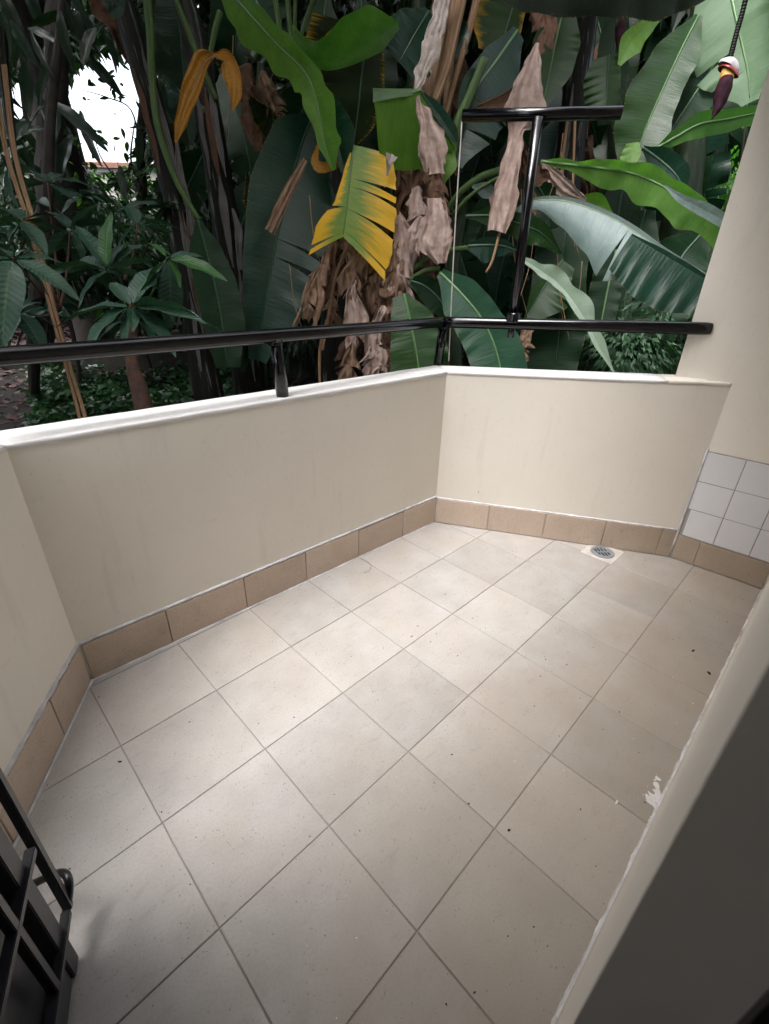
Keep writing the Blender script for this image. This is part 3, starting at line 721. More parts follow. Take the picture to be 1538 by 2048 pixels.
# ------------------------------------------------------------------ banana plants
def strips(tears):
    t = [0.]+sorted(tears)+[1.]; return [(t[i], t[i+1]) for i in range(len(t)-1)]
def blade(parent, pts, w1, w2, mat, th1=.2, th2=.2, cu1=0., cu2=0., tears1=(), tears2=(), ripple=.04, rfreq=3.5, crumple=0., cfreq=7., gap=.05,
          rib=L_RIB, rw=.008, seed=0, name='leaf', lab=None, n=44, hang=0., jag=.02, slant=(0., 0.), wave=0.):
    rg = random.Random(seed*7+1)
    MP = catmull([at(*p) for p in pts], n+1)
    im = [px(p) for p in MP]; dx, dy = im[-1][0]-im[0][0], im[-1][1]-im[0][1]
    Ls = [0.]
    for i in range(n): Ls.append(Ls[-1]+(MP[i+1]-MP[i]).length)
    St, Nn = [], []
    for i in range(n+1):
        T = (MP[min(i+1, n)]-MP[max(i-1, 0)]).normalized(); vd = (MP[i]-CAM).normalized()
        s = T.cross(vd).normalized(); St.append(s); Nn.append(-vd)
    # orientation of side 1: image left for a mostly vertical midrib, image up otherwise
    s = St[n//2]; key = s.dot(RIGHT) if abs(dx) < abs(dy) else s.dot(DOWN)
    sg1 = -1 if key > 0 else 1
    for i in range(1, n+1):       # smooth frames
        if St[i].dot(St[i-1]) < 0: St[i] = -St[i]
    s = St[n//2]; key = s.dot(RIGHT) if abs(dx) < abs(dy) else s.dot(DOWN); sg1 = -1 if key > 0 else 1
    vs_, fs, uv = [], [], []; K = 10
    org = MP[0]
    for side, (wl, th, cu, tears) in enumerate(((w1, th1, cu1, tears1), (w2, th2, cu2, tears2))):
        sg = sg1 if side == 0 else -sg1
        if max(wl) <= 0: continue
        for si, (a, b) in enumerate(strips(tears)):
            m = max(2, int((b-a)*n)); jit = rg.uniform(-1, 1)*(.16 if len(tears) else 0); base = len(vs_); sag = rg.uniform(0, 1)*(.5 if len(tears) else 0)
            for i in range(m+1):
                for k in range(K+1):
                    s_ = k/K; tc = a+(b-a)*i/m
                    tt = tc
                    if s_ > .05:
                        g = gap*(s_**1.3)*min(1, (b-a)*6)
                        if a > 0 : tt = tt+g*(1-i/m)*.5
                        if b < 1 : tt = tt-g*(i/m)*.5
                    tt = min(1, max(0, tt))
                    x = tt*n; j = min(int(x), n-1); f = x-j
                    Mp = MP[j].lerp(MP[j+1], f); Sv = St[j].lerp(St[j+1], f).normalized()*sg; Nv = Nn[j]
                    im_d = (Mp-CAM).dot(FWD)
                    wd = lerpl(wl, tt)*im_d/FPX
                    wd *= 1+jag*noise.noise(V((tt*n*.32, seed*3.1+side, si)))*(1 if s_ > .9 else 0)
                    if wave: wd *= 1+wave*(math.sin(tt*Ls[-1]*24+seed+1.5*noise.noise(V((tt*6, seed, 0))))*.6+noise.noise(V((tt*Ls[-1]*9, seed, side)))*.9)*s_
                    T = (MP[j+1]-MP[j]).normalized()
                    q = Mp+Sv*(wd*s_)+Nv*(wd*((th+jit*.6)*s_+cu*s_*s_))
                    LL = Ls[j]+(Ls[j+1]-Ls[j])*f
                    am = .7+1.3*noise.noise(V((LL*4, seed*1.7, side+.5)))
                    q += Nv*(wd*ripple*am*s_*s_*math.sin(6.283*rfreq*LL/max(.3, Ls[-1])*1.6+seed+side*2.1+5*noise.noise(V((LL*3, seed, side*3+.2))))*2)
                    q += Nv*(wd*ripple*s_*noise.noise(V((Ls[j]*14, seed, side)))*1.2)
                    q += T*(wd*(s_*lerpl(slant, tt)+s_*s_*(.06+sag*.10*(1 if len(tears) else 0))))+V((0, 0, -1))*wd*s_*s_*(hang+sag*.12)
                    if crumple:
                        q += V([noise.noise(V((q.x*cfreq+seed*5+c_*17, q.y*cfreq, q.z*cfreq*.45))) for c_ in range(3)])*crumple*(.3+s_)
                        rdg = 1-2.2*abs(noise.noise(V((q.x*cfreq*2.2+seed, q.y*cfreq*2.2, q.z*cfreq*.5))))
                        q += Nv*(rdg*crumple*.55)
                        q += Nv*(wd*.24*math.sin(s_*9+seed+4*noise.noise(V((LL*3, seed, side))))*s_)
                        rdg = 1-2.2*abs(noise.noise(V((q.x*cfreq*4+seed, q.y*cfreq*4, q.z*cfreq*2.4))))
                        q += Nv*(rdg*crumple*.28)
                    vs_.append(q); uv.append(((s_ if side else -s_), Ls[j]+(Ls[j+1]-Ls[j])*f))
            for i in range(m):
                for k in range(K):
                    c_ = base+i*(K+1)+k; fs.append((c_, c_+1, c_+K+2, c_+K+1))
    o = mesh_obj(name, vs_, fs, mat, parent, org, uv)
    if lab: o['label'] = lab
    if rib:
        r0 = rw*(sum(p[2] for p in pts)/len(pts))/3.
        off = [MP[i]+Nn[i]*.001 for i in range(0, n+1, 3)]
        rb = tube('midrib', off, [r0, r0*.75, r0*.35], rib, o, 6, res=len(off)*2, origin=org)
    return o
def petiole(parent, pts, r0, r1, mat=S_GREEN, name='petiole'):
    P = [at(*p) for p in pts]; d = sum(p[2] for p in pts)/len(pts)/FPX
    return tube(name, P, [r0*d, (r0+r1)/2*d, r1*d], mat, parent, 8, res=18)
def pseudostem(parent, pts, r, mat=S_DARK, name='pseudostem', seed=0, n=16):
    P = [at(*p) for p in pts]; q = P[-1]+(P[-1]-P[-2])*.2; q.z = -.1; P.append(q)
    d = sum(p[2] for p in pts)/len(pts)/FPX
    return tube(name, P, [r*d*.8, r*d, r*d*1.15, r*d*1.3], mat, parent, n, res=40, rough=.12, seed=seed)
def base_of(pts):
    P = [at(*p) for p in pts]; return V((P[-1].x, P[-1].y, 0))

b1p = [(225, -60, 3.3), (262, 60, 3.3), (318, 260, 3.3), (368, 480, 3.3), (405, 720, 3.3), (420, 800, 3.3)]
B1 = thing('banana_plant', 'leaning banana plant with dark streaked stem beside the bright sky gap', 'banana plant', base_of(b1p))
pseudostem(B1, b1p, 24, seed=1)
petiole(B1, [(288, -60, 3.15), (300, 60, 3.15), (303, 140, 3.15), (315, 250, 3.15), (352, 360, 3.15), (398, 440, 3.15)], 9, 5)
petiole(B1, [(335, -40, 3.2), (375, 60, 3.2), (402, 130, 3.2), (432, 200, 3.2)], 6, 6, S_GREEN)
blade(B1, [(396, 440, 3.1), (418, 520, 3.08), (440, 620, 3.05), (455, 735, 3.05)], [6, 34, 40, 36, 22], [6, 30, 42, 44, 24], L_DARK, .3, .25, seed=11, rib=L_RIBD)
blade(B1, [(432, 110, 3.0), (410, 125, 3.0), (385, 175, 3.0), (362, 240, 3.02), (352, 285, 3.05)], [4, 22, 20, 10, 2], [3, 8, 14, 12, 3], L_ORANGE, .7, -.2, seed=12, ripple=.06, rib=L_RIBB, crumple=.008, lab='orange curled dying leaf arching over the stem')
blade(B1, [(432, 108, 3.0), (455, 110, 3.02), (470, 150, 3.03), (475, 190, 3.04), (466, 222, 3.05)], [6, 18, 24, 18, 4], [3, 8, 9, 8, 2], L_ORANGE, .5, .3, seed=13, crumple=.012, rib=None, lab='drooping tip of the orange curled leaf')
blade(B1, [(352, 285, 3.2), (362, 360, 3.22), (380, 450, 3.24), (388, 560, 3.25)], [3, 7, 8, 3], [3, 8, 9, 3], L_SHEATH, .2, .2, seed=14, crumple=.02, rib=None, name='dry_sheath', lab='pale dry sheath peeling off the stem')
blade(B1, [(345, -30, 3.9), (362, 80, 3.9), (370, 190, 3.9), (378, 290, 3.9)], [30, 45, 50, 40, 10], [20, 40, 44, 30, 8], L_DARK, .2, .3, seed=15, rib=L_RIBD)
blade(B1, [(325, 150, 3.25), (345, 185, 3.25), (340, 215, 3.25)], [4, 12, 4], [4, 14, 4], L_BLUE, seed=16, n=14, rib=None)

b2p = [(345, -60, 3.7), (385, 60, 3.7), (420, 250, 3.7), (452, 450, 3.7), (482, 640, 3.7), (500, 780, 3.7)]
B2 = thing('banana_plant', 'upright banana plant with near-black stem just right of the leaning one', 'banana plant', base_of(b2p))
pseudostem(B2, b2p, 25, seed=2)
petiole(B2, [(440, 25, 3.5), (428, 70, 3.5), (420, 115, 3.5)], 6, 5)
petiole(B2, [(318, 160, 3.6), (350, 180, 3.6), (385, 200, 3.6), (430, 240, 3.6)], 4, 5, S_GREEN)
blade(B2, [(466, 415, 3.55), (476, 470, 3.5), (482, 540, 3.5)], [3, 8, 4], [3, 7, 4], L_SHEATH, seed=21, crumple=.02, rib=None, name='dry_sheath', n=20, lab='whitish peeling patch low on the black stem')
# big ribbed leaf pair in the shade
blade(B2, [(628, 225, 3.3), (600, 300, 3.25), (560, 450, 3.2), (535, 580, 3.2), (512, 720, 3.25)], [10, 60, 72, 58, 45, 14], [10, 50, 95, 100, 70, 20], L_BLUE, .25, .5, seed=22, rib=L_RIBD, ripple=.03, tears2=(.55, .62), lab='large ribbed blue-green leaf hanging in the shade')
blade(B2, [(612, 320, 3.0), (590, 360, 2.98), (560, 420, 2.96), (537, 462, 2.95)], [6, 10, 10, 11], [5, 9, 11, 12], L_DEAD, 1.1, 1.1, cu1=-1.2, cu2=-1.2, seed=23, rib=None, crumple=.012, name='rolled_sheath', lab='tan rolled dry sheath with a dark band')
blade(B2, [(520, 600, 3.3), (500, 660, 3.3), (478, 740, 3.3)], [5, 26, 30, 12], [5, 20, 24, 10], L_DARK, seed=24, rib=L_RIBD)
blade(B2, [(455, 120, 3.6), (480, 170, 3.5), (505, 220, 3.45), (520, 300, 3.45)], [10, 26, 30, 8], [8, 26, 30, 10], L_DEADDK, .4, .3, seed=25, crumple=.05, rib=None)
blade(B2, [(500, 200, 3.4), (520, 230, 3.4), (535, 280, 3.4)], [6, 22, 6], [6, 26, 8], L_OLIVE, .3, .3, seed=26, crumple=.03, rib=None, n=24)
blade(B2, [(498, 345, 3.75), (512, 400, 3.7), (518, 470, 3.7)], [8, 26, 8], [8, 26, 8], L_OLIVE, seed=27, rib=L_RIBD)

b3p = [(900, -60, 3.55), (870, 100, 3.55), (838, 330, 3.5), (800, 520, 3.45), (770, 760, 3.45)]
B3 = thing('banana_plant', 'tall banana plant at centre draped in dead leaves, with the hanging yellow leaf', 'banana plant', base_of(b3p))
pseudostem(B3, b3p, 26, S_BROWN, seed=3)
# arching bright leaf
blade(B3, [(440, -40, 3.15), (500, 30, 3.05), (560, 95, 3.0), (610, 145, 2.95), (632, 200, 2.92), (650, 290, 2.93), (668, 340, 2.95)], [16, 44, 36, 34, 26, 12, 3], [20, 22, 26, 22, 32, 30, 4], L_BRIGHT, -.1, .9, seed=31, wave=.16, ripple=.05, lab='bright green leaf arching in from the upper left')
blade(B3, [(622, 170, 3.0), (650, 215, 2.98), (672, 270, 2.98), (690, 345, 3.0)], [4, 12, 16, 8], [6, 30, 38, 10], L_BLUE, .3, .4, seed=32, rib=None, lab='blue-green underside fold of the arching leaf')
# curled leaf with orange patch
blade(B3, [(588, 62, 2.98), (615, 108, 2.93), (652, 122, 2.9), (705, 104, 2.9), (752, 74, 2.92), (796, 48, 2.98)], [6, 24, 34, 50, 46, 8], [3, 10, 14, 18, 24, 8], leaf_mat('banana_leaf_mottled', (.075, .20, .03), (.045, .14, .02), trans=.3, vein=.35), .5, -.2, cu1=.2, seed=33, rib=None, ripple=.05, lab='green leaf curling upward with a torn orange edge')
blade(B3, [(640, 105, 3.0), (660, 82, 3.0), (690, 60, 3.0), (725, 42, 3.02)], [4, 12, 14, 5], [4, 14, 20, 8], L_ORANGE, .2, .2, seed=34, rib=None, n=24, lab='orange torn flap on the curled leaf')
blade(B3, [(800, 40, 3.0), (780, 60, 2.98), (755, 78, 2.96), (735, 90, 2.95)], [6, 12, 14, 4], [6, 14, 16, 6], L_BLUE, seed=35, rib=None, n=20)
# dark olive hanging leaf
blade(B3, [(738, 60, 3.12), (725, 140, 3.1), (716, 220, 3.05), (706, 300, 3.02)], [110, 118, 84, 40, 3], [30, 42, 50, 36, 3], L_OLIVE, .15, .35, seed=36, ripple=.02, rib=L_RIBD, lab='dark olive hanging leaf with yellow rim')
# yellow hanging leaf: its lower half
blade(B3, [(707, 290, 2.98), (701, 345, 2.94), (695, 400, 2.92), (690, 440, 2.92), (686, 474, 2.93)], [2, 14, 24, 56, 62], [80, 92, 98, 98, 90], L_YEL, .12, .25, tears1=(.58, .93), tears2=(.30, .37, .60, .90), gap=.05, slant=(-.05, .0, .04, .38, .62), seed=37, ripple=.02, rib=L_RIB, jag=.04, lab='yellow hanging leaf with torn green-centred blade')
# folded bright curtain leaf
blade(B3, [(842, 180, 2.85), (815, 186, 2.82), (785, 186, 2.80), (748, 180, 2.80)], [2, 6, 6, 2], [128, 124, 122, 14], L_BRIGHT, .05, .25, cu2=-.15, seed=38, ripple=.02, rib=L_RIB, lab='bright green square-hanging folded leaf')
blade(B3, [(840, 180, 2.86), (800, 181, 2.78), (746, 183, 2.80)], [2, 3, 5], [6, 10, 16], L_PALE, .1, .3, seed=39, rib=None, n=20, lab='pale upper fold of the bright leaf')
blade(B3, [(842, 182, 2.86), (868, 225, 2.84), (893, 270, 2.84), (912, 300, 2.88)], [4, 20, 44, 26, 4], [3, 10, 12, 10, 2], L_BRIGHT, .1, -.6, seed=40, rib=L_RIBD, lab='green right flap of the folded leaf')
blade(B3, [(846, 186, 2.83), (875, 225, 2.81), (900, 262, 2.82), (916, 290, 2.84)], [2, 8, 8, 2], [3, 13, 14, 3], L_BLUE, .2, .2, seed=41, rib=None, n=24)
blade(B3, [(905, 300, 2.9), (898, 330, 2.9), (888, 365, 2.92)], [6, 12, 3], [6, 16, 3], L_BRIGHT, seed=42, rib=None, n=18)
# rolled pale dead leaf and brown stalks
blade(B3, [(895, -40, 2.9), (882, 20, 2.88), (866, 80, 2.86), (848, 140, 2.85), (828, 186, 2.85)], [16, 17, 16, 14, 5], [14, 17, 15, 12, 8], L_GREYDEAD, 1.0, 1.0, cu1=-1.3, cu2=-1.3, crumple=.022, cfreq=16, seed=43, rib=None, name='dead_leaf', lab='pale grey rolled dead leaf hanging from above')
blade(B3, [(742+40, 308, 2.9), (778, 325, 2.9), (774, 352, 2.9)], [12, 12, 2], [14, 8, 2], L_GREYDEAD, .4, .4, crumple=.03, cfreq=16, seed=44, rib=None, n=18, name='dead_leaf', lab='small pale scrap below the bright folded leaf')
for i, (pp, r0, r1) in enumerate((([(925, -40, 3.05), (905, 60, 3.02), (888, 140, 3.0), (866, 205, 3.0)], 17, 11), ([(962, -40, 3.1), (938, 60, 3.1), (915, 140, 3.1), (888, 240, 3.1)], 8, 6),
        ([(912, 30, 3.2), (900, 120, 3.2), (893, 240, 3.2), (880, 400, 3.25)], 9, 8))):
    petiole(B3, pp, r0, r1, S_BROWN, 'dry_stalk')
petiole(B3, [(968, 120, 3.0), (940, 190, 3.0), (915, 250, 3.0), (900, 340, 3.1)], 8, 10, S_GREEN)
blade(B3, [(838, 180, 3.3), (832, 280, 3.25), (812, 400, 3.2), (790, 520, 3.2)], [10, 30, 34, 22], [8, 34, 40, 22], L_DEADDK, .5, .4, crumple=.07, seed=45, rib=None, name='dead_leaf')
def dead(parent, pts, w1, w2, mat, seed, lab=None, crumple=.04, **kw):
    rq = random.Random(seed)
    if 'tears1' not in kw and crumple > .011:
        kw['tears1'] = tuple(rq.uniform(.2, .9) for _ in range(rq.choice((1, 2, 2)))); kw['tears2'] = tuple(rq.uniform(.2, .9) for _ in range(rq.choice((1, 2, 2))))
        kw['slant'] = (.1, .4, .8); kw['gap'] = .12; kw['hang'] = .25
    return blade(parent, pts, w1, w2, mat, kw.pop('th1', .5), kw.pop('th2', .5), cu1=kw.pop('cu1', -.5), cu2=kw.pop('cu2', -.5), crumple=crumple, cfreq=kw.pop('cfreq', 10), seed=seed, rib=None, name='dead_leaf', ripple=.05, rfreq=2, jag=kw.pop('jag', .5), lab=lab, **kw)
dead(B3, [(840, 188, 2.82), (850, 240, 2.80), (858, 290, 2.80), (862, 348, 2.82)], [3, 14, 18, 12], [2, 14, 32, 30], L_DEADPINK, 46, 'crumpled tan dead leaf under the folded bright leaf', .022, jag=.2, tears1=(), tears2=())
dead(B3, [(858, 330, 2.84), (866, 370, 2.83), (872, 410, 2.83), (880, 440, 2.83)], [14, 20, 18, 10], [22, 26, 24, 14], L_DEADDK, 47, None, .025)
dead(B3, [(868, 395, 2.82), (872, 440, 2.80), (872, 490, 2.80), (878, 525, 2.82)], [10, 32, 36, 6], [20, 34, 32, 10], L_DEADPINK, 48, 'broad pinkish dead leaf tip curling above the handrail', .022, jag=.2, tears1=(), tears2=())
dead(B3, [(838, 370, 2.95), (836, 440, 2.92), (830, 500, 2.92)], [12, 20, 8], [8, 20, 8], L_DEADPINK, 49, None, .03)
rg = random.Random(77)
clump = [(690, 500, 745, 640), (715, 470, 705, 600), (735, 500, 728, 650), (752, 480, 760, 600), (770, 460, 752, 660), (790, 470, 790, 620), (800, 430, 815, 590), (812, 440, 800, 560),
         (700, 560, 712, 700), (730, 560, 722, 720), (750, 600, 770, 740), (768, 610, 742, 750), (720, 650, 690, 750), (745, 640, 760, 755), (705, 620, 735, 700), (780, 560, 772, 690), (668, 480, 655, 600), (690, 470, 672, 570), (660, 520, 680, 660), (820, 300, 815, 460), (800, 330, 790, 470), (835, 320, 840, 480),
         (640, 520, 610, 640), (850, 480, 842, 600), (862, 520, 850, 640), (700, 690, 708, 790), (735, 700, 745, 790)]
for i, (x0, y0, x1, y1) in enumerate(clump):
    d = 3.0+rg.uniform(0, .35); k = rg.uniform(.7, 1.15)
    dead(B3, [(x0, y0, d), ((x0*2+x1)/3+rg.uniform(-8, 8), y0*.67+y1*.33, d-.02), ((x0+2*x1)/3+rg.uniform(-8, 8), y0*.33+y1*.67, d-.03), (x1, y1, d)],
         [5*k, 18*k, 24*k, 10*k], [5*k, 20*k, 20*k, 8*k], rg.choice([L_DEAD, L_DEAD, L_DEADPINK, L_DEADDK]), 100+i, None, .05, n=26)
for i, pp in enumerate(([(672, 470, 3.0), (640, 540, 3.0), (585, 655, 3.0)], [(700, 480, 3.1), (670, 560, 3.1), (645, 700, 3.1)], [(655, 640, 3.2), (640, 700, 3.2), (640, 780, 3.2)])):
    petiole(B3, pp, 4, 2.5, S_BROWN, 'dry_stalk')
dead(B3, [(655, 500, 2.98), (645, 560, 2.97), (632, 650, 2.97)], [8, 10, 4], [8, 10, 4], L_DEAD, 140, None, .015)
# blue-green leaf behind the pale roll
blade(B3, [(858, 22, 3.2), (835, 60, 3.15), (815, 95, 3.12), (798, 125, 3.1)], [10, 46, 60, 46], [14, 48, 62, 40], L_BLUE, .3, .3, tears2=(.6, .8), seed=50, rib=L_RIBD)
blade(B3, [(905, 35, 3.15), (918, 60, 3.1), (915, 90, 3.08), (898, 115, 3.08)], [6, 16, 20, 8], [6, 18, 20, 8], L_BLUE, seed=51, rib=None, n=26)
blade(B3, [(722, 312, 3.08), (640, 330, 3.05), (635, 290, 3.05)], [2, 6, 3], [2, 14, 3], L_ORANGE, seed=52, rib=None, n=14)

b4p = [(1190, -60, 4.0), (1165, 80, 4.0), (1140, 300, 4.0), (1115, 520, 4.0), (1100, 740, 4.0)]
B4 = thing('banana_plant', 'dark banana plant behind the black T-shaped support', 'banana plant', base_of(b4p))
pseudostem(B4, b4p, 27, S_DARK, seed=4)
blade(B4, [(1050, -60, 3.3), (1030, 0, 3.3), (1012, 60, 3.3), (995, 110, 3.3)], [50, 74, 72, 40], [20, 26, 30, 12], L_SPOT, .3, .3, seed=61, rib=L_RIBD, lab='dark leaf with golden yellow streaks at the top')
blade(B4, [(1035, 60, 3.15), (990, 125, 3.1), (950, 180, 3.05), (925, 245, 3.05), (905, 330, 3.08)], [10, 30, 30, 12, 6], [20, 66, 84, 72, 20], L_BLUE, .1, .2, seed=62, tears2=(.55, .78), ripple=.03, rib=L_RIB, lab='broad blue-green leaf behind the crossbar end')
blade(B4, [(1128, 10, 3.5), (1112, 80, 3.5), (1100, 140, 3.5), (1085, 215, 3.5)], [20, 44, 40, 8], [24, 48, 44, 10], L_MID, .3, .2, seed=63)
# dead pinkish leaf through the crossbar
dead(B4, [(1078, -60, 3.05), (1085, 0, 3.02), (1090, 60, 3.0), (1082, 110, 3.0)], [20, 28, 12, 4], [20, 24, 22, 4], L_DEADDK, 64, 'brown curled dead leaf hanging at the top edge', .02)
dead(B4, [(1076, 85, 2.9), (1066, 130, 2.87), (1056, 180, 2.86), (1048, 232, 2.86)], [3, 18, 34, 46], [4, 16, 30, 46], L_DEADPINK, 65, 'pale pinkish dead leaf fanning out behind the crossbar', .008, jag=.08, cu1=-.2, cu2=-.2)
dead(B4, [(1042, 165, 2.92), (1010, 190, 2.9), (978, 205, 2.9), (950, 216, 2.92)], [2, 6, 6, 3], [8, 36, 26, 3], L_DEADDK, 66, None, .01)
dead(B4, [(1048, 232, 2.9), (1032, 270, 2.88), (1020, 340, 2.86), (1008, 400, 2.86), (995, 462, 2.87)], [36, 14, 20, 28, 20], [34, 14, 22, 26, 18], L_DEADPINK, 67, 'long pinkish dead leaf hanging below the crossbar', .016, jag=.15, tears1=(), tears2=())
dead(B4, [(1042, 300, 3.0), (1058, 350, 3.0), (1050, 420, 3.0)], [8, 20, 8], [10, 34, 10], L_DEADDK, 68)
dead(B4, [(1082, 322, 2.98), (1108, 350, 2.97), (1140, 380, 2.97), (1172, 402, 3.0)], [3, 10, 12, 4], [3, 14, 16, 5], L_DEADPINK, 69, 'tan dead leaf pointing right beside the T upright', .01)
for i, pp in enumerate(([(1000, 462, 2.9), (985, 520, 2.9), (972, 545, 2.9)], [(1135, 240, 3.7), (1125, 320, 3.7), (1118, 420, 3.7)], [(1150, 240, 3.6), (1148, 300, 3.6), (1145, 400, 3.6)])):
    petiole(B4, pp, 3, 2, S_STRAW, 'dry_stalk')
blade(B4, [(1140, 420, 3.6), (1128, 480, 3.55), (1122, 560, 3.5), (1118, 660, 3.5), (1110, 740, 3.5)], [20, 52, 56, 60, 58], [16, 52, 46, 50, 40], L_DARK, .15, .25, seed=70, rib=L_RIBD, lab='long dark leaf hanging behind the upright')
blade(B4, [(1125, 520, 3.4), (1085, 580, 3.35), (1050, 640, 3.35)], [4, 20, 4], [30, 60, 20], L_MID, .2, .3, seed=71, rib=L_RIBD)
blade(B4, [(1240, -20, 3.7), (1230, 80, 3.7), (1222, 180, 3.7), (1210, 250, 3.7)], [14, 30, 34, 14], [14, 26, 30, 12], L_DARK, seed=72, rib=L_RIBD)
blade(B4, [(1218, 110, 3.5), (1215, 150, 3.5), (1212, 215, 3.5)], [30, 44, 38], [14, 24, 26], L_MID, .3, .3, seed=73, rib=L_RIBD)
blade(B4, [(1325, 30, 3.3), (1290, 55, 3.25), (1262, 85, 3.25), (1238, 130, 3.25)], [6, 14, 22, 4], [5, 18, 26, 5], L_BRIGHT, .1, .2, seed=74, rib=None, lab='small bright lime leaf near the top right')
dead(B4, [(1055, 640, 3.3), (1048, 680, 3.25), (1045, 720, 3.25)], [10, 20, 6], [6, 16, 6], L_DEAD, 75)
# second dark purple bud
def bud(parent, top, bot, r, mats, name='bud'):
    P = [at(*top), at(*bot)]; return tube(name, [P[0], P[0].lerp(P[1], .35), P[0].lerp(P[1], .7), P[1]], [r*.45, r, r*.85, r*.5, r*.08], mats, parent, 14, res=22)
M_BUD = plain('purple_bract', (.012, .004, .007), .8, c2=(.04, .012, .022), sc_=30, bmp=.3, spec=.08)
M_BUDRED = plain('red_bract', (.30, .012, .015), .4, c2=(.16, .02, .02), sc_=20)
M_BUDW = plain('pale_bract', (.62, .58, .60), .6, c2=(.42, .38, .42), sc_=25)
M_BUDY = plain('yellow_florets', (.55, .38, .06), .6, c2=(.35, .1, .03), sc_=60)
sb = tube('bud_stalk', [at(1258, -40, 3.4), at(1252, 10, 3.4), at(1244, 45, 3.4)], .008, S_DARK, B4, 8)
bud(B4, (1243, 36, 3.4), (1236, 106, 3.4), .035, M_BUD, 'flower_bud')

b5p = [(1420, -80, 4.3), (1400, 120, 4.3), (1375, 330, 4.3), (1345, 540, 4.3), (1330, 740, 4.3)]
B5 = thing('banana_plant', 'banana plant with upright green leaves and red flower bud beside the cream wall', 'banana plant', base_of(b5p))
pseudostem(B5, b5p, 30, S_GDARK, seed=5)
blade(B5, [(1398, 30, 3.4), (1362, 100, 3.38), (1325, 180, 3.36), (1290, 260, 3.36), (1268, 330, 3.38)], [8, 46, 62, 58, 30], [10, 40, 36, 46, 16], L_MID, .25, .3, seed=81, wave=.07, ripple=.035, rib=L_RIB, lab='tall mid-green leaf standing right of the crossbar')
blade(B5, [(1440, 110, 3.5), (1395, 180, 3.5), (1355, 240, 3.5), (1325, 290, 3.5)], [10, 34, 30, 8], [10, 40, 44, 10], L_DARK, .3, .3, seed=82, rib=L_RIB)
blade(B5, [(1268, 285, 3.3), (1264, 310, 3.3), (1258, 345, 3.3)], [14, 22, 4], [10, 16, 4], L_BRIGHT, seed=83, rib=None, n=18)
blade(B5, [(1452, -60, 3.35), (1468, 20, 3.3), (1484, 90, 3.3), (1496, 150, 3.3), (1500, 205, 3.32)], [50, 84, 80, 52, 14], [30, 60, 56, 44, 14], L_PALE, .1, .2, tears1=(.5, .7), seed=84, ripple=.03, rib=L_RIB, lab='large pale translucent leaf at the top right')
blade(B5, [(1310, 298, 3.2), (1350, 275, 3.15), (1400, 248, 3.12), (1455, 238, 3.1), (1530, 222, 3.1)], [2, 14, 20, 16, 12], [3, 14, 24, 22, 14], leaf_mat('banana_leaf_midtone', (.09, .22, .05), (.07, .18, .045), trans=.3, vein=.2), .2, .1, seed=85, rib=L_RIB, rfreq=5, lab='slim green leaf reaching to the cream wall')
# long wavy bright leaf
blade(B5, [(1082, 322, 2.75), (1130, 328, 2.72), (1200, 336, 2.7), (1270, 348, 2.68), (1340, 380, 2.62), (1400, 420, 2.58), (1470, 470, 2.55)], [3, 8, 12, 20, 20, 16, 10], [3, 8, 26, 36, 40, 38, 34], leaf_mat('banana_leaf_wavy', (.12, .25, .045), (.085, .20, .04), trans=.3, vein=.3), .45, .1, seed=86, wave=.3, ripple=.12, rfreq=4.5, rib=L_RIB, lab='long wavy-edged bright green leaf crossing to the right')
blade(B5, [(1330, 372, 2.58), (1365, 398, 2.56), (1410, 420, 2.54), (1460, 448, 2.52)], [2, 7, 12, 10], [2, 8, 12, 12], L_WHITE, .2, .1, seed=87, rib=None, n=26, lab='upper side of the wavy leaf tip with painted silvery sheen')
blade(B5, [(1285, 295, 3.1), (1320, 320, 3.08), (1352, 350, 3.05), (1372, 388, 3.05)], [4, 22, 20, 3], [4, 22, 24, 3], L_BLUE, seed=88, rib=L_RIBD)
# hanging leaf, its white sky reflection painted in
blade(B5, [(1020, 425, 2.95), (1070, 402, 2.85), (1130, 402, 2.78), (1200, 425, 2.7), (1262, 458, 2.64), (1330, 505, 2.58), (1420, 560, 2.5)], [2, 6, 7, 8, 8, 7, 6], [10, 14, 40, 66, 96, 60, 50], L_WHITE, .1, .9, cu2=-.5, tears2=(.66,), gap=.05, seed=89, ripple=.03, rib=L_RIBY, rw=.004, lab='leaf with painted silvery reflection arching down toward the wall')
blade(B5, [(1262, 470, 2.60), (1320, 505, 2.56), (1372, 535, 2.52), (1440, 575, 2.47)], [3, 8, 8, 4], [66, 84, 84, 60], L_BLUE, .1, .4, seed=90, ripple=.03, rib=None, lab='dark green hanging half of the silvery leaf')
blade(B5, [(1400, 470, 3.4), (1360, 520, 3.4), (1330, 600, 3.4), (1315, 680, 3.4)], [20, 60, 60, 30], [30, 60, 60, 30], L_DARK, seed=91, rib=L_RIBD)
blade(B5, [(1232, 500, 3.6), (1215, 580, 3.6), (1196, 680, 3.6)], [30, 34, 26], [14, 26, 24], L_DARK, seed=92, rib=L_RIB)
blade(B5, [(1290, 420, 3.7), (1270, 500, 3.7), (1250, 600, 3.7), (1230, 720, 3.7)], [20, 44, 48, 40], [20, 44, 50, 44], L_DARK, seed=93, rib=L_RIBD)
blade(B5, [(1440, 420, 3.9), (1420, 540, 3.9), (1400, 640, 3.9)], [30, 50, 30], [30, 50, 40], L_DARK, seed=94, rib=L_RIBD)
blade(B5, [(1160, 395, 3.3), (1195, 400, 3.3), (1225, 430, 3.3)], [4, 12, 3], [4, 14, 3], L_BRIGHT, seed=95, rib=None, n=16)
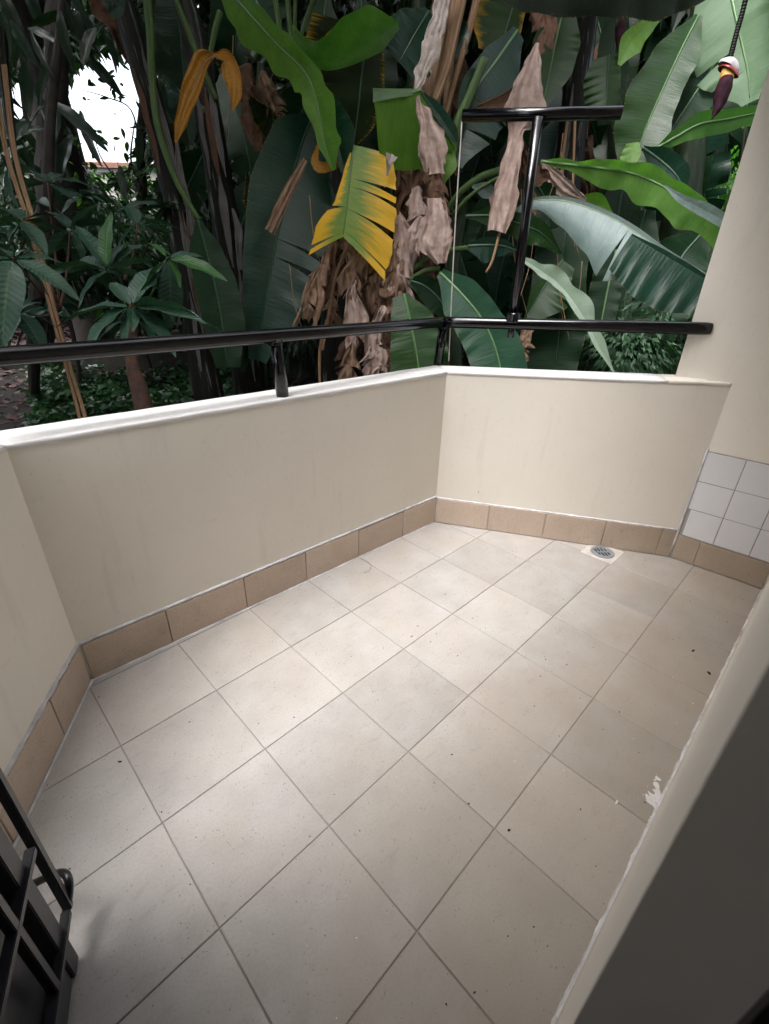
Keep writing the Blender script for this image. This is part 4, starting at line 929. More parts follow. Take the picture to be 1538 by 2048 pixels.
# flower
fl_ = [at(1500, -40, 2.75), at(1486, 20, 2.75), at(1472, 70, 2.75), at(1460, 118, 2.75)]
FP = catmull(fl_, 26)
stk = tube('flower_stalk', fl_, .007, S_DARK, B5, 8)
for i, p in enumerate(FP[:-1]):
    T = (FP[i+1]-p).normalized(); tube('stalk_node', [p, p+T*.008], [.016, .009], S_DARK, stk, 7, res=2, origin=p)
fl = tube('flower_bud', [at(1452, 160, 2.75), at(1445, 185, 2.75), at(1437, 212, 2.75), at(1424, 238, 2.75)], [.036, .044, .038, .022, .004], M_BUD, B5, 18, res=26)
tube('floret_ring', [at(1457, 136, 2.75), at(1452, 166, 2.75)], [.030, .036, .034], M_BUDY, B5, 18, res=8, rough=.2)
def cap(name, ctr, r, h, mat, parent, tilt=(0, 0, 1)):
    vs_, fs = [], []; n, m = 22, 8; ax = V(tilt).normalized(); u = ax.orthogonal().normalized(); v2 = ax.cross(u)
    for i in range(m+1):
        a = i/m*1.65
        for k in range(n):
            b_ = 6.283*k/n; rr = r*math.sin(a)*(1+.08*math.sin(3*b_)+.20*math.cos(b_+.8)); vs_.append(ctr+u*math.cos(b_)*rr+v2*math.sin(b_)*rr+ax*(h*math.cos(a)-r*.35*math.sin(a)**3*math.cos(b_+2.2)))
    for i in range(m):
        for k in range(n): fs.append((i*n+k, i*n+(k+1) % n, (i+1)*n+(k+1) % n, (i+1)*n+k))
    return mesh_obj(name, vs_, fs, mat, parent, ctr)
cap('bract', at(1456, 132, 2.75), .058, .038, M_BUDW, B5, (.15, -.1, 1))
cap('bract', at(1456, 142, 2.75), .060, .020, M_BUDRED, B5, (.15, -.1, 1))

b6p = [(930, 400, 3.3), (905, 520, 3.25), (900, 640, 3.25), (905, 740, 3.25)]
B6 = thing('banana_plant', 'young banana plant with broad low leaves right behind the parapet corner', 'banana plant', base_of(b6p))
pseudostem(B6, b6p, 16, S_GDARK, seed=6)
petiole(B6, [(1010, 338, 3.2), (960, 355, 3.15), (920, 385, 3.15), (895, 420, 3.2)], 7, 6)
petiole(B6, [(1035, 340, 3.0), (985, 362, 3.05), (940, 392, 3.1), (905, 430, 3.15)], 3, 4)
petiole(B6, [(945, 495, 3.0), (905, 500, 3.0), (860, 512, 3.0), (828, 538, 3.05)], 5, 5)
petiole(B6, [(880, 538, 2.95), (850, 542, 2.97), (820, 560, 3.0)], 5, 5)
blade(B6, [(808, 588, 2.78), (820, 640, 2.76), (832, 700, 2.76), (842, 770, 2.78)], [24, 40, 52, 62], [10, 46, 62, 58], L_MID, .15, .25, seed=101, ripple=.025, rib=L_RIB, rw=.010, lab='broad mid-green leaf standing just behind the handrail')
blade(B6, [(880, 545, 2.85), (925, 590, 2.8), (965, 640, 2.78), (992, 700, 2.78), (1010, 780, 2.78)], [10, 50, 56, 56, 50], [10, 34, 36, 50, 50], leaf_mat('banana_leaf_bluegreen', (.028, .095, .050), (.022, .08, .045), trans=.2), .2, .25, seed=102, ripple=.03, rib=L_RIB, rw=.010, lab='broad dark leaf leaning right under the string')
blade(B6, [(815, 560, 3.0), (850, 572, 2.98), (880, 600, 2.98), (900, 640, 3.0)], [6, 20, 24, 6], [8, 24, 30, 8], L_DARK, seed=103, rib=L_RIBD)
blade(B6, [(930, 432, 2.98), (985, 432, 2.95), (1040, 448, 2.93), (1085, 468, 2.93), (1122, 508, 2.95)], [4, 16, 20, 16, 2], [4, 18, 28, 24, 3], L_MID, .2, .2, seed=104, wave=.2, ripple=.06, rib=L_RIBD)
blade(B6, [(935, 492, 2.95), (970, 490, 2.92), (1005, 492, 2.92), (1032, 500, 2.95)], [6, 14, 12, 3], [8, 32, 18, 3], L_BLUE, .1, .3, seed=105, rib=L_RIBD, n=30)
blade(B6, [(905, 395, 3.3), (925, 440, 3.3), (930, 500, 3.3)], [12, 30, 10], [16, 40, 14], L_DARK, seed=106, rib=L_RIBD)
blade(B6, [(945, 372, 3.1), (970, 380, 3.1), (1000, 395, 3.1)], [3, 14, 4], [3, 14, 4], L_WHITE, seed=107, n=16, rib=None)
blade(B6, [(1040, 515, 2.85), (1080, 540, 2.8), (1120, 570, 2.76), (1160, 622, 2.72), (1192, 680, 2.7), (1228, 745, 2.7)], [3, 8, 8, 8, 7, 2], [3, 14, 20, 22, 12, 2], leaf_mat('banana_leaf_frosted', (.30, .39, .30), (.26, .35, .27), trans=.2, rough=.4, vein=.15), .3, .2, seed=108, wave=.35, ripple=.07, rfreq=4, rib=None, lab='narrow silvery leaf curving down past the handrail')
blade(B6, [(1065, 355, 3.4), (1090, 400, 3.4), (1100, 460, 3.4)], [20, 40, 30], [20, 36, 26], L_DARK, seed=109, rib=L_RIBD)

b7p = [(690, 60, 4.6), (680, 300, 4.6), (672, 600, 4.6), (665, 760, 4.6)]
B7 = thing('banana_plant', 'banana plant deep in shade behind the yellow hanging leaf', 'banana plant', base_of(b7p))
pseudostem(B7, b7p, 26, S_DARK, seed=7)
for pp, a, b in (([(545, -40, 3.9), (560, 60, 3.9), (575, 160, 3.9)], 6, 6), ([(572, -40, 3.9), (580, 50, 3.9), (590, 120, 3.9)], 6, 5), ([(592, -40, 3.9), (590, 40, 3.9), (588, 120, 3.9)], 4, 4), ([(640, -30, 3.8), (612, 40, 3.8), (590, 120, 3.8)], 5, 4)):
    petiole(B7, pp, a, b)
blade(B7, [(585, 50, 3.3), (605, 90, 3.3), (625, 135, 3.3)], [3, 9, 2], [3, 10, 3], L_BRIGHT, seed=111, rib=None, n=16)
dead(B7, [(520, 140, 3.5), (540, 190, 3.5), (560, 240, 3.5)], [6, 24, 8], [8, 26, 10], L_DEAD, 112)
dead(B7, [(555, 225, 3.4), (575, 260, 3.4), (590, 330, 3.4)], [6, 14, 6], [6, 16, 6], L_DEADDK, 113)
rs_ = random.Random(91)
for pl_, path, dd0 in ((B1, b1p, 3.2), (B2, b2p, 3.58), (B4, b4p, 3.9)):   # peeling sheath strips along the stems
    for k in range(7):
        i0 = rs_.randint(1, 3); f0 = rs_.random(); o_x = rs_.uniform(-17, 17); a_, b_, c_ = path[i0], path[i0+1], path[min(i0+2, len(path)-1)]
        P_ = [(a_[0]*(1-f0)+b_[0]*f0+o_x, a_[1]*(1-f0)+b_[1]*f0, dd0), (b_[0]*(1-f0)+c_[0]*f0+o_x*1.1, b_[1]*(1-f0)+c_[1]*f0, dd0)]
        P_ = [P_[0], tuple((P_[0][q]+P_[1][q])/2 for q in range(3)), P_[1]]; wv = rs_.uniform(3, 7)
        blade(pl_, P_, [1, wv, wv, 1], [1, wv, wv*.8, 1], rs_.choice([L_SHEATH, L_SHEATH, L_DEADDK]), .2, .2, seed=500+k+int(dd0*10), rib=None, name='dry_sheath', n=18, crumple=.012)
for k in range(30):                                                     # thin dry fibres and stalks hanging through the leaves
    x0, y0 = rs_.choice([(rs_.uniform(560, 700), rs_.uniform(380, 560)), (rs_.uniform(780, 900), rs_.uniform(250, 500)), (rs_.uniform(1000, 1180), rs_.uniform(240, 560)), (rs_.uniform(460, 620), rs_.uniform(60, 320))])
    L_ = rs_.uniform(90, 230); dx = rs_.uniform(-45, 45); dz_ = rs_.uniform(3.0, 3.5)
    tube('dry_stalk', [at(x0, y0, dz_), at(x0+dx*.3, y0+L_*.5, dz_), at(x0+dx, y0+L_, dz_)], [.0035, .003, .0018], rs_.choice([S_STRAW, S_BROWN, S_BROWN]), rs_.choice([B3, B4]) if x0 > 700 else B2, 5, res=12)
# a few shaded blades per deep plant (filler leaves hanging at many angles)
rg = random.Random(5)
deep = []
for i, (x, y, d, lb) in enumerate(((520, 700, 5.0, 'shaded banana plant between the black stem and the dead leaf curtain'), (980, 720, 5.0, 'shaded banana plant behind the young broad-leaved one'),
        (1230, 720, 5.2, 'shaded banana plant beyond the silvery leaf'), (1480, 700, 5.3, 'shaded banana plant hidden partly by the cream wall'), (820, 700, 5.6, 'farthest shaded banana plant at the centre'))):
    bp = [(x+20, -40, d), (x+8, 250, d), (x, 500, d), (x-6, y, d)]
    Bd = thing('banana_plant', lb, 'banana plant', base_of(bp)); pseudostem(Bd, bp, 20, S_GDARK, seed=20+i); deep.append(Bd)
    for k in range(11):
        x0 = x+rg.uniform(-150, 150); y0 = rg.uniform(-60, 520); dx = rg.uniform(-90, 90); L = rg.uniform(160, 300); dd_ = d+rg.uniform(-.9, .3)
        if x0 < 400: x0 = 400+rg.random()*60
        wdt = rg.uniform(34, 60)
        blade(Bd, [(x0, y0, dd_), (x0+dx*.4, y0+L*.35, dd_-.1), (x0+dx*.8, y0+L*.7, dd_-.1), (x0+dx, y0+L, dd_)], [8, wdt, wdt, wdt*.7, 6], [8, wdt, wdt*.9, wdt*.6, 6],
              rg.choice([L_DARK, L_DARK, L_DARK, L_BLUE, L_MID]), rg.uniform(0, .8), rg.uniform(0, .8), seed=200+i*20+k, rib=L_RIBD, n=24, ripple=.06, tears1=tuple(rg.uniform(.2, .9) for _ in range(rg.choice((0, 1, 3)))), tears2=tuple(rg.uniform(.2, .9) for _ in range(rg.choice((0, 2, 3)))), slant=(0, .3))
    for k in range(4):
        x0 = x+rg.uniform(-90, 90); y0 = rg.uniform(60, 500)
        dead(Bd, [(x0, y0, d-.2), (x0+rg.uniform(-15, 15), y0+80, d-.2), (x0+rg.uniform(-20, 20), y0+170, d-.2)], [6, 20, 8], [6, 20, 8], rg.choice([L_DEADDK, L_DEADDK, L_DEAD]), 400+i*9+k, None, .06, n=20)

# leaf blade hanging close at the top edge (dark underside)
BT = thing('banana_plant', 'banana plant whose dark leaf underside spans the top edge above the crossbar', 'banana plant', V((4.3, 1.6, 0)))
tube('pseudostem', [V((4.3, 1.6, -.1)), V((4.28, 1.55, 1.6)), V((4.1, 1.3, 3.2))], [.13, .1, .07], S_GDARK, BT, 14, res=24, rough=.1) if False else None
blade(BT, [(960, -50, 2.5), (1080, -30, 2.45), (1220, -36, 2.45), (1340, -50, 2.5), (1480, -70, 2.6)], [60, 80, 80, 60, 30], [20, 40, 48, 62, 30], L_OLIVE2, -.6, .3, seed=120, rib=L_RIBD, ripple=.05, wave=.05)
bpt = [(1540, -300, 3.0), (1600, 200, 3.0), (1640, 600, 3.0), (1660, 760, 3.0)]
BT.location = base_of(bpt); 
for ch in BT.children: ch.location = V(ch.location)-V(BT.location)+V((4.3, 1.6, 0))
pseudostem(BT, bpt, 24, S_GDARK, seed=44)

# ------------------------------------------------------------------ left bundle of dry stalks
DS = thing('dry_stalk_bundle', 'bundle of straw-coloured dry stalks leaning across the mango leaves at far left', 'dry stalks', at_z(165, 832, 0))
for k in range(7):
    o = rg.uniform(-9, 9)
    tube('stalk', [at(-6+o*2.2, 130, 2.7), at(18+o*1.6, 300, 2.65), at(62+o, 450, 2.6), at(100+o*.8, 600, 2.55), at(135+o*.8, 730, 2.5), at(165+o*1.1, 842, 2.45), at(185+o, 960, 2.4)], [.005, .008, .006, .004], rg.choice([S_STRAW, S_BROWN, S_BROWN]), DS, 7, res=36, rough=.3, seed=k)
tube('stalk', [at(0, 60, 2.8), at(14, 200, 2.8), at(32, 330, 2.75)], [.03, .028, .015], S_DARK, DS, 8, res=20, rough=.2)

# ------------------------------------------------------------------ mango saplings
def lance_mesh(name, mat, wd=.15, droop=.25, fold=.25, wav=.02, seed=0):
    n, K = 16, 3; vs_, fs, uv = [], [], []
    for i in range(n+1):
        t = i/n; w_ = wd*math.sin(math.pi*min(1, t**.85*1.0))**.8*(1-.15*t)+.002
        y = t; z = -droop*t*t
        for k in range(-K, K+1):
            s = k/K; vs_.append((w_*s, y, z+abs(s)*w_*fold+wav*s*math.sin(t*17+seed+s))); uv.append((s, t))
    m = 2*K+1
    for i in range(n):
        for k in range(m-1): a = i*m+k; fs.append((a, a+1, a+m+1, a+m))
    me = bpy.data.meshes.new(name); me.from_pydata(vs_, [], fs)
    l = me.uv_layers.new(name='UVMap')
    for lp in me.loops: l.data[lp.index].uv = uv[lp.vertex_index]
    me.materials.append(mat); me.polygons.foreach_set('use_smooth', [True]*len(me.polygons)); return me
LM = [lance_mesh('mango_leaf', F_MANGO, .185, .30, .3, .012, 1), lance_mesh('mango_leaf', F_MANGO, .20, .5, .2, .016, 3), lance_mesh('mango_leaf', F_MANGO, .165, .15, .35, .01, 5)]
LMY = [lance_mesh('mango_leaf_young', F_MANGO2, .15, .3, .25, .012, 2)]
# midrib joined by colour is too fine to see at this distance; the blade is folded along it
def put_leaf(parent, p, d, L, me, roll=0, nm='leaf', up=V((0, 0, 1))):
    d = d.normalized(); x = d.cross(up)
    if x.length < .05: x = V((1, 0, 0))
    x.normalize(); z = x.cross(d)
    R_ = Matrix((x, d, z)).transposed()@Matrix.Rotation(roll, 3, 'Y')
    o = bpy.data.objects.new(nm, me); col.objects.link(o); o.parent = parent
    M4 = (R_*L).to_4x4(); M4.translation = p-wloc(parent); o.matrix_local = M4
    return o
def aim(px0, px1, dz=0.):     # direction between two pixels with depth change
    return px1-px0
mg = thing('mango_sapling', 'mango sapling with reddish crooked trunk and drooping leaf whorls behind the left handrail', 'sapling', at_z(292, 828, .05))
tr = [at(298, 870, 2.9), at(285, 800, 2.9), at(270, 745, 2.92), at(262, 700, 2.95), at(266, 640, 2.9), at(262, 600, 2.85)]
tube('trunk', [V((tr[0].x, tr[0].y, -.1))]+tr[:], [.062, .060, .052, .042, .036, .03, .012], S_BARK, mg, 14, res=44, rough=.25, seed=3)
whorls = [  # centre px, depth, list of tip px with depth offset, lengths implied
    ((262, 612), 2.25, [((135, 638), .0), ((165, 680), -.05), ((250, 690), -.05), ((300, 560), .05), ((427, 625), .0), ((390, 655), -.05), ((345, 690), -.08), ((310, 520), .05), ((225, 575), .1), ((272, 650), -.1)]),
    ((216, 538), 2.4, [((98, 540), .0), ((120, 515), .1), ((165, 470), .05), ((205, 438), .0), ((300, 560), .1), ((300, 530), .05), ((160, 600), .0), ((232, 470), .1), ((285, 500), .15)]),
    ((335, 515), 2.3, [((430, 552), .0), ((362, 560), -.05), ((305, 488), .05), ((275, 605), .0), ((355, 650), .1), ((400, 520), .1), ((330, 610), .1)]),
    ((25, 515), 2.1, [((128, 580), .0), ((60, 495), .1), ((-60, 560), .0), ((90, 575), .08), ((12, 640), -.05), ((-20, 600), .0), ((100, 520), .1), ((-30, 480), .1)]),
    ((45, 440), 2.5, [((95, 455), .1), ((-20, 450), .0), ((90, 510), .0), ((100, 430), .1), ((-10, 400), .1), ((20, 500), .0)]),
    ((35, 622), 2.3, [((85, 690), .0), ((100, 640), .1), ((20, 700), .0), ((-30, 650), .0), ((70, 600), .1), ((0, 710), -.1)]),
    ((140, 460), 2.9, [((60, 470), .0), ((200, 435), .1), ((190, 420), .0), ((100, 420), .1), ((170, 510), .0), ((110, 510), .1), ((230, 450), .1)]),
    ((275, 450), 2.8, [((200, 470), .0), ((335, 440), .1), ((260, 420), .1), ((320, 480), .0), ((230, 490), .0), ((340, 470), .1)]),
    ((95, 365), 3.0, [((30, 380), .0), ((180, 360), .1), ((140, 400), .0), ((40, 340), .1), ((120, 340), .1)]),
    ((15, 330), 2.7, [((80, 350), .0), ((-50, 350), .0), ((60, 300), .1), ((20, 400), .0)]),
]
prev = tr[-1]
for i, ((cx, cy), d, tips) in enumerate(whorls):
    c = at(cx, cy, d)
    root = {0: tr[4], 1: tr[4], 2: tr[4]}.get(i, at(120, 620, 3.0) if cx < 160 else at(250, 560, 2.95))
    tube('branch', [root, root.lerp(c, .5)+V((0, 0, -.03)), c], [.010, .007, .004], S_GREEN if i < 3 else S_BARK, mg, 6, res=12)
    for k, ((tx, ty), dz) in enumerate(tips):
        tp_ = at(tx, ty, d+dz+rg.uniform(-.05, .05)); v = tp_-c
        st_ = c+v.normalized()*.018
        L = v.length*1.0
        me = (LMY if (i == 2 and k < 3) or (i == 1 and k == 3) else LM)[k % (1 if (i == 2 and k < 3) or (i == 1 and k == 3) else 3)]
        # compensate the droop so the tip still lands at the target
        dirv = v.normalized()+V((0, 0, .22))
        put_leaf(mg, st_, dirv, L*rg.uniform(1.02, 1.2), me, rg.uniform(-.5, .5))
# random whorls filling the bank at left
mg2 = thing('mango_sapling', 'darker mango sapling filling the far left edge behind the dry stalks', 'sapling', at_z(60, 780, .05))
tube('trunk', [V((mg2.location.x, mg2.location.y, -.1)), at(70, 640, 3.3), at(90, 480, 3.4), at(100, 250, 3.5), at(120, 60, 3.6), at(130, -100, 3.7)], [.05, .045, .035, .02], S_BARKD, mg2, 10, res=40, rough=.2)
for i in range(20):
    cx, cy, d = rg.uniform(-60, 330), rg.uniform(380, 640), rg.uniform(3.0, 4.2); c = at(cx, cy, d)
    tube('branch', [c+V((rg.uniform(-.2, .2), .2, -.35)), c], [.008, .004], S_BARKD, mg2, 5, res=2)
    for k in range(8):
        a = k*.785+rg.uniform(-.3, .3); put_leaf(mg2, c, V((math.cos(a), math.sin(a), rg.uniform(-.3, .35))), rg.uniform(.2, .3), LM[k % 3], rg.uniform(-.6, .6))
# drooping dark leaves in upper left
dk = thing('overhanging_tree', 'dark overhanging tree with long drooping leaves framing the bright sky gap', 'tree', at_z(40, 780, .05)+V((.6, 2.2, 0)))
tk = dk.location
tube('trunk', [V((tk.x, tk.y, -.1)), at(100, 500, 4.6), at(98, 300, 4.6), at(112, 150, 4.6), at(120, -60, 4.6), at(150, -260, 4.6)], [.12, .12, .11, .10, .08], S_BARKD, dk, 14, res=40, rough=.3)
LD = lance_mesh('tree_leaf', small_leaf_mat('shaded_tree_leaf', (.014, .035, .018), (.028, .055, .036), .3, .1), .13, .15, .25, .01, 7)
LD2 = lance_mesh('tree_leaf', F_DARK, .13, .3, .25, .01, 9)
def hole(x, y):   # keep the gap to the sky clear
    return ((x-208)/88)**2+((y-195)/105)**2 < 1 or ((x-215)/62)**2+((y-300)/46)**2 < 1 or ((x-35)/22)**2+((y-190)/40)**2 < 1 or ((x-82)/16)**2+((y-105)/38)**2 < 1
for (x0, y0, x1, y1, d) in ((150, 75, 205, 130, 3.6), (170, 110, 245, 185, 3.7), (205, 60, 240, 130, 3.6), (90, 90, 75, 170, 3.5), (60, 60, 95, 150, 3.4), (100, 200, 215, 285, 3.8), (20, 40, 70, 130, 3.3), (120, 20, 130, 130, 3.5), (250, 20, 262, 110, 3.7),
        (230, 40, 215, 130, 3.8), (155, 20, 165, 110, 3.6), (0, 20, 20, 110, 3.4), (45, 130, 60, 230, 3.6), (100, 120, 60, 200, 3.5), (90, 210, 40, 260, 3.6), (240, 330, 250, 400, 3.6), (160, 220, 190, 330, 4.0), (120, 60, 190, 90, 3.7)):
    a, b = at(x0, y0, d), at(x1, y1, d+.05); put_leaf(dk, a, b-a, (b-a).length, rg.choice([LD, LD, LD2]), rg.uniform(-.7, .7), up=-FWD)
n_ = 0
while n_ < 95:
    x, y, d = rg.uniform(-80, 320), rg.uniform(-120, 330), rg.uniform(3.6, 5.4)
    a = at(x, y, d); dv = V((rg.uniform(-.6, .6), rg.uniform(-.6, .3), rg.uniform(-1.2, .0))).normalized(); L = rg.uniform(.28, .46)
    q = px(a+dv*L); q2 = px(a+dv*L*.5)
    if hole(x, y) or hole(q[0], q[1]) or hole(q2[0], q2[1]): continue
    n_ += 1
    put_leaf(dk, a, dv, L, rg.choice([LD, LD2]), rg.uniform(-1, 1))
blade(dk, [(215, -40, 3.4), (232, 20, 3.4), (250, 70, 3.4), (270, 130, 3.4)], [30, 40, 30, 6], [20, 26, 14, 4], L_DEADDK, .3, .2, seed=150, crumple=.05, rib=None, name='dead_leaf')
blade(dk, [(250, -10, 3.0), (230, 18, 3.0), (205, -4, 3.0)], [4, 12, 4], [4, 14, 4], L_BLUE, seed=151, rib=None, n=16)

# ------------------------------------------------------------------ background trees and shrubs
def leafcloud(name, parent, mat, blobs, n, size, seed, rej=None, lean=.5):
    rgc = random.Random(seed); vs_, fs, uv = [], [], []; tot = sum(b[1][0]*b[1][1]*b[1][2] for b in blobs)
    for c, r in blobs:
        m = int(n*(r[0]*r[1]*r[2])/tot)
        for _ in range(m):
            while 1:
                q = V((rgc.uniform(-1, 1), rgc.uniform(-1, 1), rgc.uniform(-1, 1)))
                if .25 < q.length < 1: break
            p = c+V((q.x*r[0], q.y*r[1], q.z*r[2]))
            if noise.noise(p*1.6+V((seed, 0, 0))) < -.18: continue
            if rej:
                qq = px(p)
                if qq[2] > 0 and rej(qq[0], qq[1]): continue
            hd = V((q.x, q.y, q.z*.4-lean+rgc.uniform(-.4, .4))).normalized(); up = V((rgc.uniform(-.8, .8), rgc.uniform(-.8, .8), 1))
            up = (up-hd*up.dot(hd)).normalized(); sd_ = hd.cross(up); s = size*rgc.uniform(.6, 1.4); wd = s*.2; b = len(vs_)
            vs_ += [p, p+hd*s*.45+sd_*wd+up*s*.06, p+hd*s*.5, p+hd*s*.45-sd_*wd+up*s*.06, p+hd*s-up*s*.15]
            fs += [(b, b+1, b+2), (b, b+2, b+3), (b+1, b+4, b+2), (b+2, b+4, b+3)]; uv += [(0, 0)]*5
    o = mesh_obj(name, vs_, fs, mat, parent, None, uv, smooth=False); o['kind'] = 'stuff'; return o
def bgtree(lab, x, y, d, blobs, n, size, seed, mat=F_DARK, rt=.13, name='shade_tree', cat='tree', top=None):
    b = at(x, y, d); b.z = terr(b.x, b.y)
    t = thing(name, lab, cat, b); B_ = []
    for (bx, by, bd, r) in blobs: B_.append((at(bx, by, bd), r))
    ctr = B_[0][0]
    tube('trunk', [b-V((0, 0, .2)), b.lerp(ctr, .5)+V((.1, 0, 0)), ctr+V((0, 0, .4))], [rt, rt*.8, rt*.4], S_BARKD, t, 10, res=16, rough=.2)
    for i, (c_, r) in enumerate(B_):
        tube('limb', [b.lerp(ctr, .55), c_], [rt*.35, rt*.12], S_BARKD, t, 6, res=2)
    leafcloud('foliage', t, mat, B_, n, size, seed, hole); return t
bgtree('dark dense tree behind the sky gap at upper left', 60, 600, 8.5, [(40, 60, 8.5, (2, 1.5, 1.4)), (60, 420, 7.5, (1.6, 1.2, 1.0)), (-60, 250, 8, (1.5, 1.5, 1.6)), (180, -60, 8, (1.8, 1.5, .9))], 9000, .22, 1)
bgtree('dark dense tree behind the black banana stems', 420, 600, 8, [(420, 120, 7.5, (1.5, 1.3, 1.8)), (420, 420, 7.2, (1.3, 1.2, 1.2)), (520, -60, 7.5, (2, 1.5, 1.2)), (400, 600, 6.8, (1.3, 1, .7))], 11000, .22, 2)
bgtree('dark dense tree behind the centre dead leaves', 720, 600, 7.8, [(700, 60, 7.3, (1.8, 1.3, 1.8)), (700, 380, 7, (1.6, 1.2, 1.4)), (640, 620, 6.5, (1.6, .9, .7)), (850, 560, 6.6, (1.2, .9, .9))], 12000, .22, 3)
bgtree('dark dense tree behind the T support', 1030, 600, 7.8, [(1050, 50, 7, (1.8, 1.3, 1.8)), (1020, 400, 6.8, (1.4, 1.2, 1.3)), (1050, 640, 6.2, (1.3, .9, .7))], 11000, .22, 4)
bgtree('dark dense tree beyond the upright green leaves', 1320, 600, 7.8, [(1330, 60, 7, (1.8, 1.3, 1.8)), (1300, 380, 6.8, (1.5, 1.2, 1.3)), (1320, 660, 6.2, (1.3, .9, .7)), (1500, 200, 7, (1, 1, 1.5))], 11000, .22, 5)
# growth seen through the gaps, its sunlight put into the leaf colour
bgtree('light green shrub with painted sunlight seen left of the black stems under the gap', 330, 520, 10.5, [(320, 400, 10.2, (.9, .7, 1.2)), (150, 330, 10.8, (.8, .6, .7)), (340, 300, 11, (.6, .6, .8))], 2600, .16, 6, F_PAINTLIT, .05, 'shrub', 'shrub')
bgtree('light green shrub with painted sunlight seen beside the cream wall edge', 1480, 700, 4.6, [(1462, 330, 4.4, (.25, .2, .4)), (1432, 530, 4.4, (.14, .15, .22))], 900, .09, 7, F_PAINTLIT, .02, 'shrub', 'shrub')
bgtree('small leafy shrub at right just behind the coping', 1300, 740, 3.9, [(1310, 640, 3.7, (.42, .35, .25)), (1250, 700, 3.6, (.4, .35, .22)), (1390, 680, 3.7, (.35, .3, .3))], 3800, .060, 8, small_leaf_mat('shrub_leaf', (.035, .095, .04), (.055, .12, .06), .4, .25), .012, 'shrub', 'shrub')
bgtree('bright yellow-green shrub low beside the cream wall', 1400, 740, 4.4, [(1375, 715, 4.3, (.25, .25, .25))], 700, .07, 9, F_PAINTLIT, .012, 'shrub', 'shrub')
bgtree('undergrowth shrub on the bank beneath the mango leaves', 120, 660, 5.2, [(90, 520, 5.2, (1.1, .6, .55)), (250, 500, 5.6, (.9, .6, .5))], 5200, .11, 10, F_COVER, .03, 'shrub', 'shrub')
# twiggy tree in front of the gap
tw = thing('slender_tree', 'slender dark tree whose thin branches cross the bright sky gap', 'tree', at_z(280, 640, .3))
b = at(290, 520, 6.5); tube('trunk', [V((b.x, b.y, .1)), b, at(283, 380, 6.5), at(282, 260, 6.5), at(296, 120, 6.4), at(300, -60, 6.4)], [.10, .085, .06, .05, .045], S_BARKD, tw, 10, res=30, rough=.25)
for pp, r in (([(282, 300, 6.4), (262, 220, 6.3), (215, 195, 6.2), (165, 180, 6.2)], .014), ([(285, 400, 6.4), (245, 370, 6.3), (205, 320, 6.2), (190, 280, 6.2)], .018), ([(283, 380, 6.4), (262, 320, 6.3), (270, 240, 6.3)], .022),
        ([(262, 390, 6.4), (240, 350, 6.3), (180, 345, 6.2)], .01), ([(238, 365, 6.3), (236, 330, 6.3), (225, 300, 6.3)], .007)):
    tube('branch', [at(*p) for p in pp], [r, r*.6, r*.3], S_BARKD, tw, 6, res=16)
tlm = lance_mesh('twig_leaf', small_leaf_mat('twig_leaf', (.03, .07, .02), (.05, .11, .03), .4, .3), .25, .1, .2, .01, 4)
for k in range(150):
    x, y = rg.uniform(125, 285), rg.uniform(110, 400)
    if y < 260 and rg.random() < .55: continue
    put_leaf(tw, at(x, y, 6.2), V((rg.uniform(-1, 1), rg.uniform(-1, 1), rg.uniform(-.8, .2))), rg.uniform(.07, .14), tlm, rg.uniform(-1, 1))
# neighbouring wall and roof
nb = thing('neighbouring_house', 'pale neighbouring wall with red tiled roof edge seen through the gap', 'house', at_z(200, 600, .3))
nb.location = V((at(200, 380, 13).x, at(200, 380, 13).y, 1.0))
c = at(190, 360, 13); bm = bmesh.new(); ex = (at(300, 360, 13)-c).normalized(); ex.z = 0; ex.normalize(); en = V((-ex.y, ex.x, 0))
P = [c-ex*3-en*0, c+ex*3, c+ex*3+en*2*(1 if en.dot(gx) > 0 else -1), c-ex*3+en*2*(1 if en.dot(gx) > 0 else -1)]
prism(bm, [(p.x, p.y) for p in P], .3, at(190, 338, 13).z); bm_obj('wall', bm, M_FARWALL, nb)
bm = bmesh.new(); zt = at(190, 337, 13).z
Q = [p+(p-(P[0]+P[2])/2)*.06 for p in P]; prism(bm, [(p.x, p.y) for p in Q], zt, [zt+.12, zt+.12, zt+.5, zt+.5]); bm_obj('roof', bm, M_FARROOF, nb)

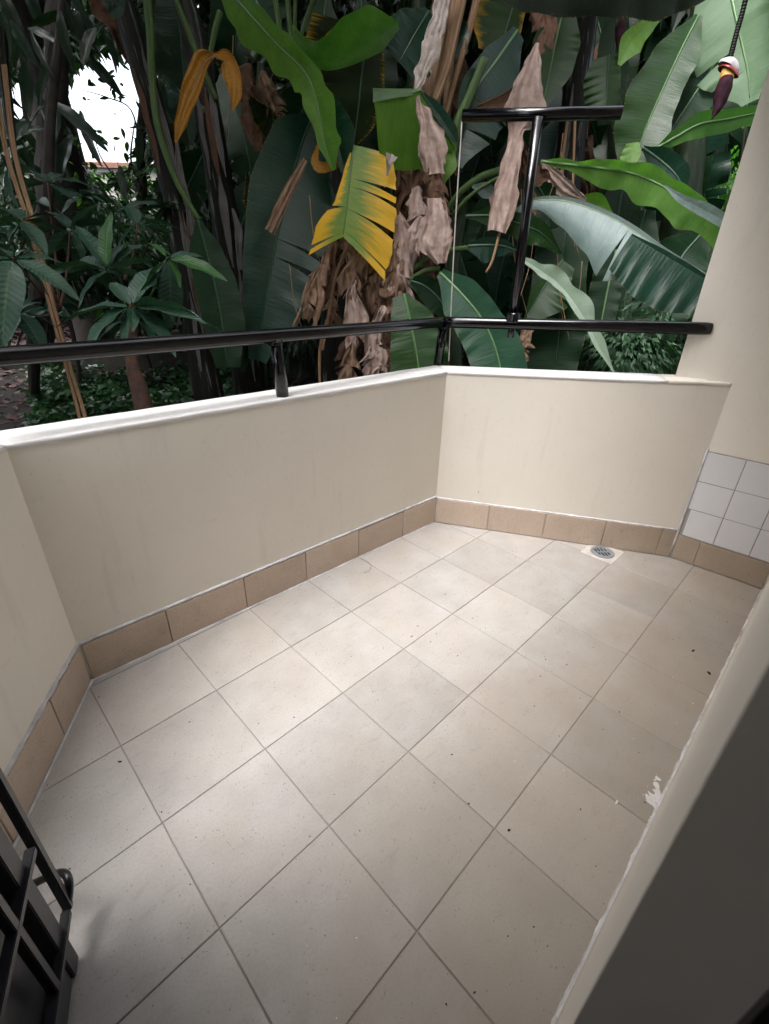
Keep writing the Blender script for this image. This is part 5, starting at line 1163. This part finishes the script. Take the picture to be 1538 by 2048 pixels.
# unseen canopy, added to keep sky light off the plants
CT = thing('unseen_canopy', 'unseen added tree whose high crown shades all the banana plants', 'tree', V((2.2, 7.4, terr(2.2, 7.4))))
tube('trunk', [CT.location+V((0, 0, -.2)), V((2.3, 7.3, 2.5)), V((2.2, 7.0, 5.4)), V((2.0, 6.6, 7))], [.3, .26, .2, .12], S_BARKD, CT, 14, res=30, rough=.2)
cb = []
for x in range(-6, 13, 2):
    for y, z in ((1.35, 4.5), (2.2, 4.9), (3.2, 5.2), (5.0, 5.6), (7.0, 6.0), (9, 6.2)):
        if abs(x+1.2) < 2.2 and y > 5.5: continue
        cb.append((V((x+rg.uniform(-.5, .5), y+rg.uniform(-.3, .3), z+rg.uniform(-.3, .3))), (1.5, 1.3, .55)))
for c_, r_ in cb[::3]: tube('limb', [V((2.2, 7.1, 4.6)), V((2.2, 7.1, 4.6)).lerp(c_, .5)+V((0, 0, .3)), c_], [.09, .05, .02], S_BARKD, CT, 6, res=8)
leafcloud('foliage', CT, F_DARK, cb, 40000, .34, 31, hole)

for lab, pts in (('dark tree mass added to block sky light on the far left', [(-5.5, 1), (-5.8, 4), (-4.6, 7), (-3, 9.5)]), ('dark tree mass added to block sky light on the far right', [(10.2, -1.5), (9.8, 3), (9.2, 6), (7.5, 9)]), ('dark tree mass added to block sky light at the back', [(.5, 12), (4, 12.5), (7.5, 11.5)])):  # tree masses added mostly out of view to cut low sky light
    p0 = V((pts[1][0], pts[1][1], 0)); p0.z = terr(p0.x, p0.y)
    t = thing('shade_tree', lab, 'tree', p0)
    tube('trunk', [p0+V((0, 0, -.2)), p0+V((.1, 0, 2)), p0+V((.1, .1, 4.6))], [.2, .16, .08], S_BARKD, t, 10, res=12, rough=.2)
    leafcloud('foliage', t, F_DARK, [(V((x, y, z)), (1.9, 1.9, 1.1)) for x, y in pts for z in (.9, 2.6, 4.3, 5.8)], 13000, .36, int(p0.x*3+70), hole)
for o in list(col.objects):
    if o.parent: continue
    k = o.name.split('.')[0]
    g = {'banana_plant': 'banana plants growing behind the parapet', 'mango_sapling': 'mango saplings behind the left handrail', 'shade_tree': 'dark trees closing the back of the garden',
         'shrub': 'shrubs between the trees', 'dead_insect': 'dark specks on the far right tiles', 'crumb': 'crumbs lying on the floor tiles'}.get(k)
    if g: o['group'] = g
